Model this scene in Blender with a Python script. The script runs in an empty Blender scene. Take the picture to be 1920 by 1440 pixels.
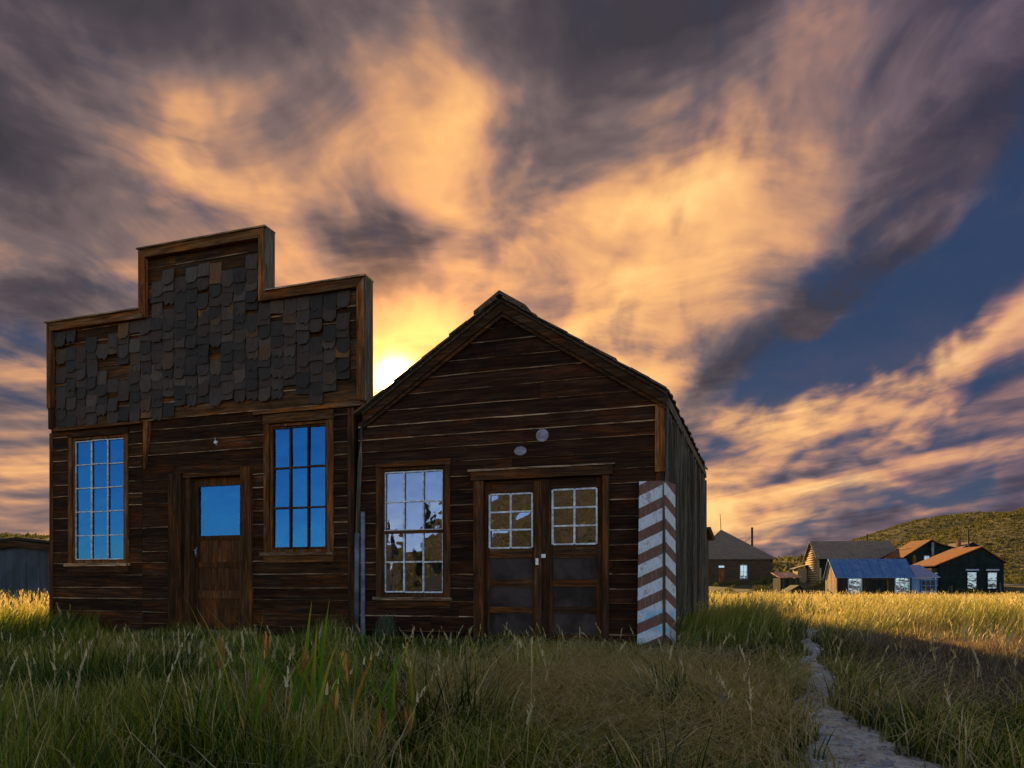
import bpy, math, random
import numpy as np
from mathutils import Vector, Matrix
random.seed(7)
rng = np.random.default_rng(11)
SC = bpy.context.scene
COL = SC.collection
F = 1400.0 / 1920.0            # focal length in picture widths
EYE = 0.70
SUN_AZ = math.radians(-8.85)   # from +Y, positive to the right
SUN_EL = math.radians(15.1)

# ------------------------------------------------------------------ camera
cam_data = bpy.data.cameras.new('camera')
cam = bpy.data.objects.new('camera', cam_data)
COL.objects.link(cam)
cam.location = (0, 0, EYE)
cam.rotation_euler = (math.radians(90), 0, 0)
cam_data.sensor_width = 36.0
cam_data.lens = 36.0 * F
cam_data.shift_y = (1095.0 - 720.0) / 1920.0
cam_data.clip_start = 0.05
cam_data.clip_end = 6000.0
SC.camera = cam
SC.cycles.use_denoising = True
SC.cycles.max_bounces = 5
SC.cycles.diffuse_bounces = 3
SC.cycles.transparent_max_bounces = 8
SC.cycles.sample_clamp_indirect = 6.0
SC.view_settings.view_transform = 'Standard'
SC.view_settings.look = 'None'
SC.view_settings.exposure = 1.35
SC.view_settings.gamma = 1.0

# ------------------------------------------------------------------ world: evening sky with a cloud deck
SUN_DIR = Vector((math.sin(SUN_AZ) * math.cos(SUN_EL), math.cos(SUN_AZ) * math.cos(SUN_EL), math.sin(SUN_EL)))
world = bpy.data.worlds.new('World')
SC.world = world
world.use_nodes = True
WT = world.node_tree
WT.nodes.clear()


class NT:
    """small helper to write node trees as expressions"""
    def __init__(self, tree):
        self.t = tree

    def new(self, kind, **kw):
        n = self.t.nodes.new(kind)
        for k, v in kw.items():
            setattr(n, k, v)
        return n

    def put(self, sock, v):
        if v is None:
            return
        if isinstance(v, bpy.types.NodeSocket):
            self.t.links.new(v, sock)
        else:
            sock.default_value = v

    def m(self, op, a, b=None, c=None, clamp=False):
        n = self.new('ShaderNodeMath', operation=op, use_clamp=clamp)
        for i, v in enumerate((a, b, c)):
            self.put(n.inputs[i], v)
        return n.outputs[0]

    def v(self, op, a, b=None, out=0, scale=None):
        n = self.new('ShaderNodeVectorMath', operation=op)
        self.put(n.inputs[0], a)
        self.put(n.inputs[1], b)
        if scale is not None:
            self.put(n.inputs['Scale'], scale)
        return n.outputs[out]

    def comb(self, x, y, z):
        n = self.new('ShaderNodeCombineXYZ')
        for i, v in enumerate((x, y, z)):
            self.put(n.inputs[i], v)
        return n.outputs[0]

    def sep(self, a):
        n = self.new('ShaderNodeSeparateXYZ')
        self.put(n.inputs[0], a)
        return n.outputs

    def noise(self, vec, scale, detail=4.0, rough=0.5, dist=0.0, out=0, lac=2.0):
        n = self.new('ShaderNodeTexNoise')
        self.put(n.inputs['Vector'], vec)
        self.put(n.inputs['Scale'], scale)
        self.put(n.inputs['Detail'], detail)
        self.put(n.inputs['Roughness'], rough)
        self.put(n.inputs['Distortion'], dist)
        self.put(n.inputs['Lacunarity'], lac)
        return n.outputs[out]

    def ramp(self, fac, stops, mode='LINEAR'):
        n = self.new('ShaderNodeValToRGB')
        n.color_ramp.interpolation = mode
        els = n.color_ramp.elements
        while len(els) > 1:
            els.remove(els[-1])
        for i, (p, c) in enumerate(stops):
            e = els[0] if i == 0 else els.new(p)
            e.position = p
            e.color = (c[0], c[1], c[2], 1.0)
        self.put(n.inputs[0], fac)
        return n.outputs[0]

    def mix(self, fac, a, b, mode='MIX'):
        n = self.new('ShaderNodeMix', data_type='RGBA', blend_type=mode)
        n.clamp_factor = True
        self.put(n.inputs[0], fac)
        for i, v in ((6, a), (7, b)):
            if not isinstance(v, bpy.types.NodeSocket) and len(v) == 3:
                v = (v[0], v[1], v[2], 1.0)
            self.put(n.inputs[i], v)
        return n.outputs[2]

    def rng(self, x, a, b, c=0.0, d=1.0, kind='SMOOTHSTEP'):
        n = self.new('ShaderNodeMapRange', interpolation_type=kind)
        for i, v in enumerate((x, a, b, c, d)):
            self.put(n.inputs[i], v)
        return n.outputs[0]


def sky_dir(px, py):
    return Vector(((px - 960) / 1400.0, 1.0, (1095 - py) / 1400.0)).normalized()


def build_world():
    n = NT(WT)
    D = n.v('NORMALIZE', n.new('ShaderNodeTexCoord').outputs['Generated'])
    x, y, z = n.sep(D)
    sky = n.new('ShaderNodeTexSky', sky_type='NISHITA', sun_disc=False)
    sky.sun_elevation = SUN_EL
    sky.sun_rotation = SUN_AZ
    sky.altitude = 2500.0
    sky.air_density = 1.0
    sky.dust_density = 0.6
    sky.ozone_density = 2.0
    clear = n.v('MULTIPLY', sky.outputs[0], (0.140, 0.110, 0.088))
    # position on a flat cloud deck seen from below, drawn out along the wind
    zz = n.m('ADD', n.m('MAXIMUM', z, 0.0), 0.10)
    px = n.m('DIVIDE', x, zz)
    py = n.m('DIVIDE', y, zz)
    wa = math.radians(9)
    al = n.m('ADD', n.m('MULTIPLY', px, math.sin(wa)), n.m('MULTIPLY', py, math.cos(wa)))
    ac = n.m('SUBTRACT', n.m('MULTIPLY', px, math.cos(wa)), n.m('MULTIPLY', py, math.sin(wa)))
    big = n.noise(n.comb(n.m('MULTIPLY', al, 0.75), ac, 0.0), 1.35, 4.0, 0.55, 0.4)
    mid = n.noise(n.comb(n.m('MULTIPLY', al, 1.0), n.m('ADD', ac, 7.3), 3.1), 3.0, 5.0, 0.55, 0.5)
    streak = n.noise(n.comb(n.m('MULTIPLY', al, 0.30), ac, 9.0), 4.2, 4.0, 0.52, 0.4)
    # wandering of the large patches
    warp = n.v('SUBTRACT', n.noise(D, 4.5, 4.0, 0.6, 0.3, out=1), (0.5, 0.5, 0.5))
    Dw = n.v('ADD', D, n.v('SCALE', warp, scale=0.26))

    def patch(pxl, pyl, rx, ry, rot=0.0):
        mp = n.new('ShaderNodeMapping', vector_type='TEXTURE')
        n.put(mp.inputs['Vector'], Dw)
        mp.inputs['Location'].default_value = sky_dir(pxl, pyl)
        mp.inputs['Rotation'].default_value = (0, math.radians(-rot), 0)
        mp.inputs['Scale'].default_value = (rx / 1400.0 * 2.2, 0.9, ry / 1400.0 * 2.2)
        g = n.new('ShaderNodeTexGradient', gradient_type='QUADRATIC_SPHERE')
        n.put(g.inputs[0], mp.outputs[0])
        return g.outputs[1]

    def total(rows):
        acc = None
        for (a, *p) in rows:
            acc = n.m('MULTIPLY_ADD', patch(*p), a * 1.35, 0.0 if acc is None else acc)
        return acc

    # where the deck is thin and glows, and where it is thick
    glow = total([
        (0.34, 860, 350, 230, 170, 0), (0.30, 390, 290, 200, 80, 8), (0.26, 1230, 400, 280, 110, 28),
        (0.20, 1350, 330, 160, 60, 40), (0.26, 1090, 590, 280, 90, 5), (0.20, 200, 490, 260, 70, 0),
        (0.34, 1400, 960, 330, 60, 4), (0.24, 1560, 800, 330, 45, 18), (0.30, 40, 905, 130, 50, 0),
        (0.22, 1240, 690, 160, 60, 10), (0.16, 560, 470, 200, 80, 0), (0.12, 745, 660, 190, 80, 0),
        (0.14, 1650, 260, 320, 100, 30), (0.24, 1750, 690, 260, 40, 15), (0.12, 250, 150, 260, 60, -20), (-0.16, 960, -20, 1300, 200, 0), (-0.08, 1850, 100, 400, 300, 0), (-0.08, 0, 300, 250, 400, 0),
        (-0.34, 640, 385, 110, 95, 0), (-0.26, 725, 480, 120, 55, 0), (-0.20, 800, 560, 190, 45, 0),
        (-0.16, 110, 250, 230, 130, 0), (-0.12, 740, 60, 420, 90, 0), (-0.16, 1180, 150, 170, 110, 50),
        (-0.16, 1600, 560, 300, 60, 32), (-0.24, 1160, 485, 230, 50, 12), (-0.08, 1800, 150, 220, 150, 0),
        (-0.14, 60, 560, 180, 70, 0), (-0.22, 1500, 905, 260, 18, 4), (-0.22, 1480, 1010, 240, 22, 4),
        (-0.24, 1060, 365, 60, 50, 0), (-0.20, 1010, 250, 110, 80, 50), (-0.20, 1420, 660, 220, 45, 32)])
    gap = total([
        (0.66, 1800, 555, 380, 90, 33), (0.62, 1920, 420, 190, 110, 30), (0.70, 1470, 722, 290, 42, 27),
        (0.42, 1830, 880, 330, 60, 8), (0.22, 1560, 60, 130, 120, 40), (0.45, 20, 690, 140, 90, 0),
        (0.14, 1160, 150, 80, 120, 50), (0.50, 1700, 940, 220, 26, 6), (0.30, 1300, 570, 260, 22, 12), (0.30, 1720, 800, 260, 22, 14)])
    front = n.rng(y, -0.10, 0.55)
    hi = n.rng(z, 0.04, 0.32, 0.30, 1.0)
    t = n.m('ADD', 0.360, glow)
    t = n.m('ADD', t, n.m('MULTIPLY', n.m('SUBTRACT', big, 0.5), 0.70))
    t = n.m('ADD', t, n.m('MULTIPLY', n.m('MULTIPLY', n.m('SUBTRACT', mid, 0.5), 1.0), hi))
    t = n.m('ADD', t, n.m('MULTIPLY', n.m('MULTIPLY', n.m('SUBTRACT', streak, 0.5), 0.42), hi))
    bars = n.noise(n.comb(n.m('MULTIPLY', x, 2.4), n.m('SUBTRACT', n.m('MULTIPLY', z, 24.0), n.m('MULTIPLY', x, 4.2)), 1.7), 1.0, 5.0, 0.58, 0.35)
    low = n.rng(z, 0.34, 0.10)
    t = n.m('ADD', t, n.m('MULTIPLY', n.m('MULTIPLY', n.m('SUBTRACT', bars, 0.47), low), 1.35))
    lit = n.ramp(t, [(0.0, (0.0224, 0.0192, 0.0232)), (0.18, (0.0384, 0.0304, 0.0344)), (0.34, (0.0784, 0.0560, 0.0552)),
                     (0.48, (0.1600, 0.0896, 0.0640)), (0.62, (0.2880, 0.1440, 0.0704)), (0.78, (0.3840, 0.2000, 0.0784)), (1.0, (0.4640, 0.2800, 0.1040))])
    # cloud far from the sun loses the warm tone
    ca = n.v('DOT_PRODUCT', D, tuple(SUN_DIR), out=1)
    away = n.rng(ca, 0.96, 0.68)
    lit = n.mix(n.m('MULTIPLY', away, 0.80), lit, n.v('MULTIPLY', lit, (0.74, 0.72, 1.08)))
    # cover: broken to the right and open behind
    cov = n.m('ADD', n.m('MULTIPLY', n.m('MULTIPLY', n.m('SUBTRACT', streak, 0.5), -2.6), hi), gap)
    cov = n.m('ADD', cov, n.m('MULTIPLY', n.m('MULTIPLY', n.m('SUBTRACT', mid, 0.5), -1.2), hi))
    cov = n.m('ADD', cov, n.m('MULTIPLY', n.m('MULTIPLY', n.m('SUBTRACT', 0.47, bars), low), 1.6))
    openness = n.rng(cov, 0.12, 0.95)
    veil = n.mix(0.975, clear, (0.0065, 0.016, 0.042))
    col = n.mix(n.m('MULTIPLY', openness, 0.94), lit, veil)
    wisp = n.m('MAXIMUM', n.m('MULTIPLY', n.rng(mid, 0.52, 0.78), 0.30), n.m('MULTIPLY', n.m('MULTIPLY', n.rng(bars, 0.44, 0.62), n.rng(z, 0.10, 0.03)), 0.6))
    back = n.mix(wisp, clear, (0.36, 0.36, 0.40))
    col = n.mix(front, back, col)
    # aureole of the low sun
    au = n.m('EXPONENT', n.m('MULTIPLY', n.m('SUBTRACT', ca, 1.0), 300.0))
    core = n.m('EXPONENT', n.m('MULTIPLY', n.m('SUBTRACT', ca, 1.0), 5200.0))
    halo = n.m('EXPONENT', n.m('MULTIPLY', n.m('SUBTRACT', ca, 1.0), 60.0))
    add = n.v('ADD', n.v('SCALE', (1.0, 0.38, 0.045), scale=n.m('MULTIPLY', au, 0.62)),
              n.v('SCALE', (1.0, 0.70, 0.20), scale=n.m('MULTIPLY', core, 8.0)))
    add = n.v('ADD', add, n.v('SCALE', (0.20, 0.075, 0.012), scale=n.m('MULTIPLY', halo, n.rng(t, 0.1, 0.5))))
    col = n.v('ADD', col, add)
    col = n.mix(n.rng(z, 0.0, -0.02), col, (0.05, 0.04, 0.03))
    bg = n.new('ShaderNodeBackground')
    n.put(bg.inputs['Color'], col)
    bg.inputs['Strength'].default_value = 1.0
    out = n.new('ShaderNodeOutputWorld')
    WT.links.new(bg.outputs[0], out.inputs[0])


build_world()
world.cycles.sampling_method = 'MANUAL'
world.cycles.sample_map_resolution = 512

sun_data = bpy.data.lights.new('sun', 'SUN')
sun_data.energy = 5.0
sun_data.color = (1.0, 0.65, 0.25)
sun_data.angle = math.radians(0.5)
sun = bpy.data.objects.new('sun', sun_data)
COL.objects.link(sun)
sun.rotation_euler = (-SUN_DIR).to_track_quat('-Z', 'Y').to_euler()

# ------------------------------------------------------------------ helpers
def lk(o, parent=None, **props):
    COL.objects.link(o)
    if parent is not None:
        o.parent = parent
    for k, v in props.items():
        o[k] = v
    return o


def thing(name, label, cat, loc=(0, 0, 0), rz=0.0, group=None):
    o = bpy.data.objects.new(name, None)
    o.empty_display_size = 0.2
    lk(o, None, label=label, category=cat)
    o.location = loc
    o.rotation_euler = (0, 0, rz)
    if group:
        o['group'] = group
    return o


def mesh(name, verts, faces, mats, midx=None, smooth=False):
    me = bpy.data.meshes.new(name)
    me.from_pydata([tuple(v) for v in verts], [], faces)
    for m in (mats if isinstance(mats, (list, tuple)) else [mats]):
        me.materials.append(m)
    if midx is not None:
        me.polygons.foreach_set('material_index', midx)
    if smooth:
        me.polygons.foreach_set('use_smooth', [True] * len(me.polygons))
    me.update()
    return me


def obj(name, verts, faces, mats, parent=None, midx=None, smooth=False, **props):
    return lk(bpy.data.objects.new(name, mesh(name, verts, faces, mats, midx, smooth)), parent, **props)


BF = [(0, 3, 2, 1), (4, 5, 6, 7), (0, 1, 5, 4), (1, 2, 6, 5), (2, 3, 7, 6), (3, 0, 4, 7)]


class MB:
    def __init__(self):
        self.v, self.f = [], []

    def add(self, verts, faces):
        b = len(self.v)
        self.v += [tuple(q) for q in verts]
        self.f += [tuple(i + b for i in q) for q in faces]
        return self

    def box(self, x0, x1, y0, y1, z0, z1, j=0.0):
        r = (lambda: random.uniform(-j, j)) if j else (lambda: 0.0)
        return self.add([(x + r(), y + r(), z + r()) for z in (z0, z1) for (x, y) in ((x0, y0), (x1, y0), (x1, y1), (x0, y1))], BF)

    def hexa(self, p):
        return self.add(p, BF)

    def prism(self, poly, axis_vec):
        n = len(poly)
        a = Vector(axis_vec)
        v = [Vector(q) for q in poly] + [Vector(q) + a for q in poly]
        return self.add(v, [tuple(range(n))[::-1], tuple(range(n, 2 * n))] + [(i, (i + 1) % n, n + (i + 1) % n, n + i) for i in range(n)])

    def tube(self, pts, rad, n=8):
        pts = [Vector(p) for p in pts]
        rr = rad if isinstance(rad, (list, tuple)) else [rad] * len(pts)
        b = len(self.v)
        for i, p in enumerate(pts):
            d = (pts[min(i + 1, len(pts) - 1)] - pts[max(i - 1, 0)]).normalized()
            u = d.cross(Vector((0, 0, 1)))
            if u.length < 0.05:
                u = d.cross(Vector((1, 0, 0)))
            u.normalize()
            w = d.cross(u)
            for k in range(n):
                a = 2 * math.pi * k / n
                self.v.append(tuple(p + (u * math.cos(a) + w * math.sin(a)) * rr[i]))
        for i in range(len(pts) - 1):
            for k in range(n):
                self.f.append((b + i * n + k, b + i * n + (k + 1) % n, b + (i + 1) * n + (k + 1) % n, b + (i + 1) * n + k))
        self.f.append(tuple(b + k for k in range(n))[::-1])
        self.f.append(tuple(b + (len(pts) - 1) * n + k for k in range(n)))
        return self

    def to(self, name, mats, parent=None, smooth=False, **props):
        return obj(name, self.v, self.f, mats, parent, None, smooth, **props)


def box(name, mat, parent, x0, x1, y0, y1, z0, z1, j=0.0, **props):
    return MB().box(x0, x1, y0, y1, z0, z1, j).to(name, mat, parent, **props)


# ------------------------------------------------------------------ materials
def new_mat(name):
    m = bpy.data.materials.new(name)
    m.use_nodes = True
    m.node_tree.nodes.clear()
    n = NT(m.node_tree)
    o = n.new('ShaderNodeOutputMaterial')
    return m, n, o


def principled(n, o, col, rough=0.8, spec=0.25, metal=0.0, bump=None, bstr=0.4, bdist=0.01):
    p = n.new('ShaderNodeBsdfPrincipled')
    n.put(p.inputs['Base Color'], col if isinstance(col, bpy.types.NodeSocket) else (*col, 1.0))
    n.put(p.inputs['Roughness'], rough)
    n.put(p.inputs['Specular IOR Level'], spec)
    n.put(p.inputs['Metallic'], metal)
    if bump is not None:
        b = n.new('ShaderNodeBump')
        b.inputs['Strength'].default_value = bstr
        b.inputs['Distance'].default_value = bdist
        n.put(b.inputs['Height'], bump)
        n.t.links.new(b.outputs[0], p.inputs['Normal'])
    n.t.links.new(p.outputs[0], o.inputs[0])
    return p


def wood(name, dark, mid, light, along='x', amber=0.5, vary=0.45, grain=1.0, pale=None):
    """weathered timber: long grain, stains of its own, board to board differences"""
    m, n, o = new_mat(name)
    oi = n.new('ShaderNodeObjectInfo')
    co = n.v('ADD', n.new('ShaderNodeTexCoord').outputs['Object'],
             n.comb(n.m('MULTIPLY', oi.outputs['Random'], 37.0), n.m('MULTIPLY', oi.outputs['Random'], 91.0), n.m('MULTIPLY', oi.outputs['Random'], 53.0)))
    s = {'x': (1.3, 22.0, 22.0), 'z': (22.0, 22.0, 1.3), 'y': (22.0, 1.3, 22.0)}[along]
    g = n.noise(n.v('MULTIPLY', co, s), 1.6 * grain, 8.0, 0.62, 0.6)
    f = n.noise(n.v('MULTIPLY', co, tuple(q * 3.2 for q in s)), 2.6 * grain, 4.0, 0.6, 0.2)
    st = n.noise(n.v('MULTIPLY', co, tuple(q ** 0.45 for q in s)), 0.9, 5.0, 0.6, 0.8)
    t = n.m('ADD', n.m('MULTIPLY', g, 0.75), n.m('MULTIPLY', f, 0.25))
    c = n.ramp(t, [(0.30, dark), (0.48, mid), (0.66, light)])
    a = n.m('MULTIPLY', n.rng(st, 0.46, 0.66), amber)
    c = n.mix(a, c, n.v('MULTIPLY', c, (2.4, 1.55, 0.8)))
    k = n.rng(n.noise(n.v('MULTIPLY', co, tuple(q ** 0.6 for q in s)), 1.7, 4.0, 0.6, 0.4), 0.56, 0.76)
    c = n.mix(n.m('MULTIPLY', k, 0.6), c, tuple(q * 0.35 for q in dark))
    if pale:
        w = n.rng(n.noise(n.v('MULTIPLY', co, tuple(q * 1.5 for q in s)), 1.1, 6.0, 0.7, 0.3), 0.46, 0.62)
        c = n.mix(n.m('MULTIPLY', w, 0.85), c, pale)
    b = n.rng(oi.outputs['Random'], 0.0, 1.0, 1.0 - vary, 1.0 + vary, 'LINEAR')
    c = n.v('SCALE', c, scale=b)
    gw = n.rng(n.noise(n.v('MULTIPLY', co, tuple(q ** 0.75 for q in s)), 2.3, 5.0, 0.65, 0.6), 0.50, 0.72)
    lum = n.v('DOT_PRODUCT', c, (0.33, 0.45, 0.22), out=1)
    c = n.mix(n.m('MULTIPLY', gw, 0.55), c, n.comb(n.m('MULTIPLY', lum, 1.9), n.m('MULTIPLY', lum, 1.6), n.m('MULTIPLY', lum, 1.35)))
    principled(n, o, c, 0.88, 0.10, 0.0, t, 0.85, 0.012)
    return m


def plain(name, col, rough=0.7, spec=0.3, metal=0.0, vary=0.3, scale=6.0, alt=None):
    m, n, o = new_mat(name)
    co = n.new('ShaderNodeTexCoord').outputs['Object']
    a = n.noise(co, scale, 6.0, 0.6, 0.4)
    c = n.mix(n.rng(a, 0.35, 0.68), tuple(q * (1 - vary) for q in col), alt or tuple(min(1, q * (1 + vary)) for q in col))
    principled(n, o, c, rough, spec, metal, a, 0.3, 0.006)
    return m


M_BOARD = wood('weathered_siding', (0.0063, 0.0028, 0.0015), (0.0241, 0.0095, 0.0037), (0.0659, 0.0275, 0.0090), 'x', 0.8)
M_BOARD2 = wood('dark_siding', (0.0055, 0.0025, 0.0015), (0.0195, 0.0076, 0.0039), (0.0519, 0.0202, 0.0087), 'x', 0.6)
M_EDGE = wood('worn_highlit_board_edge', (0.0328, 0.0162, 0.0082), (0.1122, 0.0606, 0.0326), (0.3366, 0.2099, 0.1224), 'x', 0.4, 0.4, 2.0, (0.5797, 0.3715, 0.2244))  # pale weathering with the light caught by board edges put into the colour
M_TRIM_V = wood('trim_timber_upright', (0.0252, 0.0092, 0.0032), (0.1035, 0.0381, 0.0097), (0.2430, 0.1023, 0.0297), 'z', 0.7, 0.35)
M_TRIM_H = wood('trim_timber_level', (0.0270, 0.0106, 0.0037), (0.1035, 0.0395, 0.0113), (0.2430, 0.1058, 0.0324), 'x', 0.7, 0.35)
M_RAKEV = wood('casing_timber', (0.0091, 0.0043, 0.0021), (0.0401, 0.0161, 0.0050), (0.1100, 0.0471, 0.0143), 'z', 0.8, 0.3)
M_RAKE = wood('rake_timber', (0.0104, 0.0048, 0.0026), (0.0388, 0.0166, 0.0071), (0.1036, 0.0481, 0.0189), 'x', 0.6, 0.3)
M_DARKV = wood('dark_frame_upright', (0.0131, 0.0066, 0.0040), (0.0422, 0.0184, 0.0079), (0.1125, 0.0470, 0.0158), 'z', 0.7, 0.3)
M_DARKH = wood('dark_frame_level', (0.0131, 0.0066, 0.0040), (0.0422, 0.0184, 0.0079), (0.1125, 0.0470, 0.0158), 'x', 0.7, 0.3)
M_DOORP = wood('door_panel_wood', (0.0181, 0.0069, 0.0031), (0.0662, 0.0249, 0.0086), (0.1443, 0.0572, 0.0175), 'z', 0.7, 0.3, 1.6)
M_GREYV = wood('grey_plank_upright', (0.0210, 0.0182, 0.0147), (0.0665, 0.0560, 0.0434), (0.1610, 0.1365, 0.1050), 'z', 0.25, 0.4)
M_SHAKE = wood('roof_shake', (0.0210, 0.0150, 0.0120), (0.0638, 0.0435, 0.0315), (0.1350, 0.0938, 0.0638), 'y', 0.4, 0.4)
M_BACK = wood('backing_plank', (0.0121, 0.0059, 0.0031), (0.0481, 0.0218, 0.0086), (0.1143, 0.0522, 0.0175), 'x', 0.9, 0.5)
M_INNER = plain('interior_lining', (0.055, 0.030, 0.020), 0.9, 0.1)
M_PANEL = plain('faded_brown_panel', (0.034, 0.020, 0.015), 0.7, 0.2, 0.0, 0.45, 3.0, (0.060, 0.040, 0.036))
M_WHITE = plain('chalky_white_paint', (0.60, 0.60, 0.62), 0.7, 0.3, 0.0, 0.35, 20.0)
M_TIN = plain('dull_tin', (0.22, 0.20, 0.23), 0.55, 0.4, 0.5, 0.3, 14.0)
M_IRON = plain('pale_galvanised_pipe', (0.13, 0.135, 0.18), 0.5, 0.4, 0.3, 0.45, 5.0)
M_PORC = plain('white_porcelain', (0.75, 0.75, 0.75), 0.25, 0.5, 0.0, 0.05)
M_STONE = plain('sill_stone', (0.085, 0.072, 0.075), 0.9, 0.1, 0.0, 0.5, 9.0)


def make_shingle_mat():
    m, n, o = new_mat('old_wood_shingle')
    oi = n.new('ShaderNodeObjectInfo')
    co = n.v('ADD', n.new('ShaderNodeTexCoord').outputs['Object'], n.comb(0.0, 0.0, n.m('MULTIPLY', oi.outputs['Random'], 40.0)))
    g = n.noise(n.v('MULTIPLY', co, (60.0, 60.0, 6.0)), 1.0, 5.0, 0.6, 0.4)
    base = n.ramp(oi.outputs['Random'], [(0.0, (0.036, 0.024, 0.018)), (0.25, (0.021, 0.015, 0.012)), (0.5, (0.052, 0.035, 0.027)),
                                        (0.75, (0.046, 0.022, 0.014)), (0.88, (0.080, 0.056, 0.043)), (0.95, (0.072, 0.034, 0.013)), (1.0, (0.16, 0.068, 0.018))])
    c = n.v('SCALE', base, scale=n.rng(g, 0.3, 0.7, 0.55, 1.35, 'LINEAR'))
    principled(n, o, c, 0.75, 0.3, 0.0, g, 0.6, 0.006)
    return m


M_SHING = make_shingle_mat()
M_SHEDGE = plain('shingle_butt_edge', (0.13, 0.105, 0.092), 0.8, 0.2, 0.0, 0.5, 12.0)  # paler than the shingle face, an edge highlight put into the colour


def make_glass(name, refl, tint, rough=0.015):
    """old sheet glass: a strong slightly wavy reflection over a dim room"""
    m, n, o = new_mat(name)
    co = n.new('ShaderNodeTexCoord').outputs['Object']
    w = n.noise(co, 2.2, 2.0, 0.5, 0.2)
    b = n.new('ShaderNodeBump')
    b.inputs['Strength'].default_value = 0.30
    b.inputs['Distance'].default_value = 0.02
    n.put(b.inputs['Height'], w)
    g = n.new('ShaderNodeBsdfGlossy')
    g.inputs['Color'].default_value = (*tint, 1)
    g.inputs['Roughness'].default_value = rough
    n.t.links.new(b.outputs[0], g.inputs['Normal'])
    t = n.new('ShaderNodeBsdfTransparent')
    t.inputs['Color'].default_value = (0.75, 0.78, 0.80, 1)
    dirt = n.new('ShaderNodeBsdfDiffuse')
    dirt.inputs['Color'].default_value = (0.10, 0.09, 0.08, 1)
    x1 = n.new('ShaderNodeMixShader')
    n.put(x1.inputs[0], n.m('MULTIPLY', n.rng(n.noise(co, 3.0, 5.0, 0.6, 0.5), 0.45, 0.8), 0.25))
    n.t.links.new(t.outputs[0], x1.inputs[1])
    n.t.links.new(dirt.outputs[0], x1.inputs[2])
    x2 = n.new('ShaderNodeMixShader')
    x2.inputs[0].default_value = refl
    n.t.links.new(x1.outputs[0], x2.inputs[1])
    n.t.links.new(g.outputs[0], x2.inputs[2])
    n.t.links.new(x2.outputs[0], o.inputs[0])
    return m


M_GLASS = make_glass('sky_tinted_sheet_glass', 0.40, (0.03, 0.20, 0.56))  # glossy tint puts the mirrored sky's blue into the glass colour
M_GLASS2 = make_glass('faint_sky_tinted_glass', 0.26, (0.46, 0.56, 0.95))  # weaker blue tint, also standing in for bluer sky in the reflection


def make_stripe():
    m, n, o = new_mat('red_and_white_stripes')
    tc = n.new('ShaderNodeTexCoord')
    co = tc.outputs['Object']
    x, y, z = n.sep(co)
    wob = n.m('MULTIPLY', n.m('SUBTRACT', n.noise(co, 9.0, 3.0, 0.5), 0.5), 0.012)
    f = n.m('FRACT', n.m('DIVIDE', n.m('ADD', n.m('SUBTRACT', z, n.m('MULTIPLY', x, 0.48)), wob), 0.262))
    red = n.m('MULTIPLY', n.rng(f, 0.0, 0.03), n.rng(f, 0.50, 0.47))
    g = n.noise(n.v('MULTIPLY', co, (45.0, 45.0, 4.0)), 1.5, 7.0, 0.65, 0.4)
    worn = n.rng(g, 0.50, 0.66)
    rc = n.mix(worn, (0.15, 0.062, 0.048), (0.22, 0.15, 0.11))
    sp = n.m('MAXIMUM', n.rng(n.noise(n.v('MULTIPLY', co, (70.0, 70.0, 9.0)), 1.2, 6.0, 0.7), 0.50, 0.62), n.rng(n.noise(co, 7.0, 6.0, 0.7, 0.6), 0.55, 0.62))
    wc = n.mix(n.m('MULTIPLY', sp, 0.7), (0.60, 0.61, 0.68), (0.26, 0.21, 0.19))
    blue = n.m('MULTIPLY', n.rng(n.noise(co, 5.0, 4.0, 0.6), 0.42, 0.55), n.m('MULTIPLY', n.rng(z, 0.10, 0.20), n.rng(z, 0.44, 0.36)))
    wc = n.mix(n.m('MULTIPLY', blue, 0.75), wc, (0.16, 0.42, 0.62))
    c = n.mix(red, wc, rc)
    principled(n, o, c, 0.7, 0.3, 0.0, g, 0.5, 0.006)
    return m


M_STRIPE = make_stripe()


def make_corrugated(name, col, col2):
    m, n, o = new_mat(name)
    co = n.new('ShaderNodeTexCoord').outputs['Object']
    a = n.noise(n.v('MULTIPLY', co, (2.0, 2.0, 0.7)), 1.4, 6.0, 0.65, 0.6)
    c = n.mix(n.rng(a, 0.42, 0.66), col, col2)
    principled(n, o, c, 0.5, 0.4, 0.35, a, 0.2, 0.01)
    return m


M_METAL = make_corrugated('blue_grey_sheet_metal', (0.055, 0.14, 0.32), (0.12, 0.20, 0.34))
M_METAL2 = make_corrugated('lilac_grey_sheet_metal', (0.28, 0.28, 0.40), (0.20, 0.24, 0.36))
M_RUSTY = make_corrugated('rusty_red_sheet_metal', (0.22, 0.06, 0.04), (0.42, 0.30, 0.28))
M_FARWALL = wood('far_dark_boards', (0.008, 0.008, 0.007), (0.026, 0.022, 0.018), (0.055, 0.042, 0.030), 'z', 0.4, 0.3)
M_FARH = wood('far_brown_boards', (0.025, 0.018, 0.012), (0.075, 0.050, 0.032), (0.14, 0.095, 0.06), 'x', 0.4, 0.3)
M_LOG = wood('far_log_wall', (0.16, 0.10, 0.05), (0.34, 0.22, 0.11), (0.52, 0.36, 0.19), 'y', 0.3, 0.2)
M_GREENW = plain('far_green_black_wall', (0.012, 0.018, 0.016), 0.9, 0.1, 0.0, 0.3, 2.0)
M_FARROOF = wood('far_shingle_roof', (0.06, 0.042, 0.032), (0.15, 0.105, 0.078), (0.25, 0.18, 0.13), 'x', 0.2, 0.2)
M_REDROOF = wood('far_rust_roof', (0.08, 0.026, 0.008), (0.20, 0.065, 0.016), (0.30, 0.11, 0.03), 'y', 0.2, 0.2)
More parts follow.
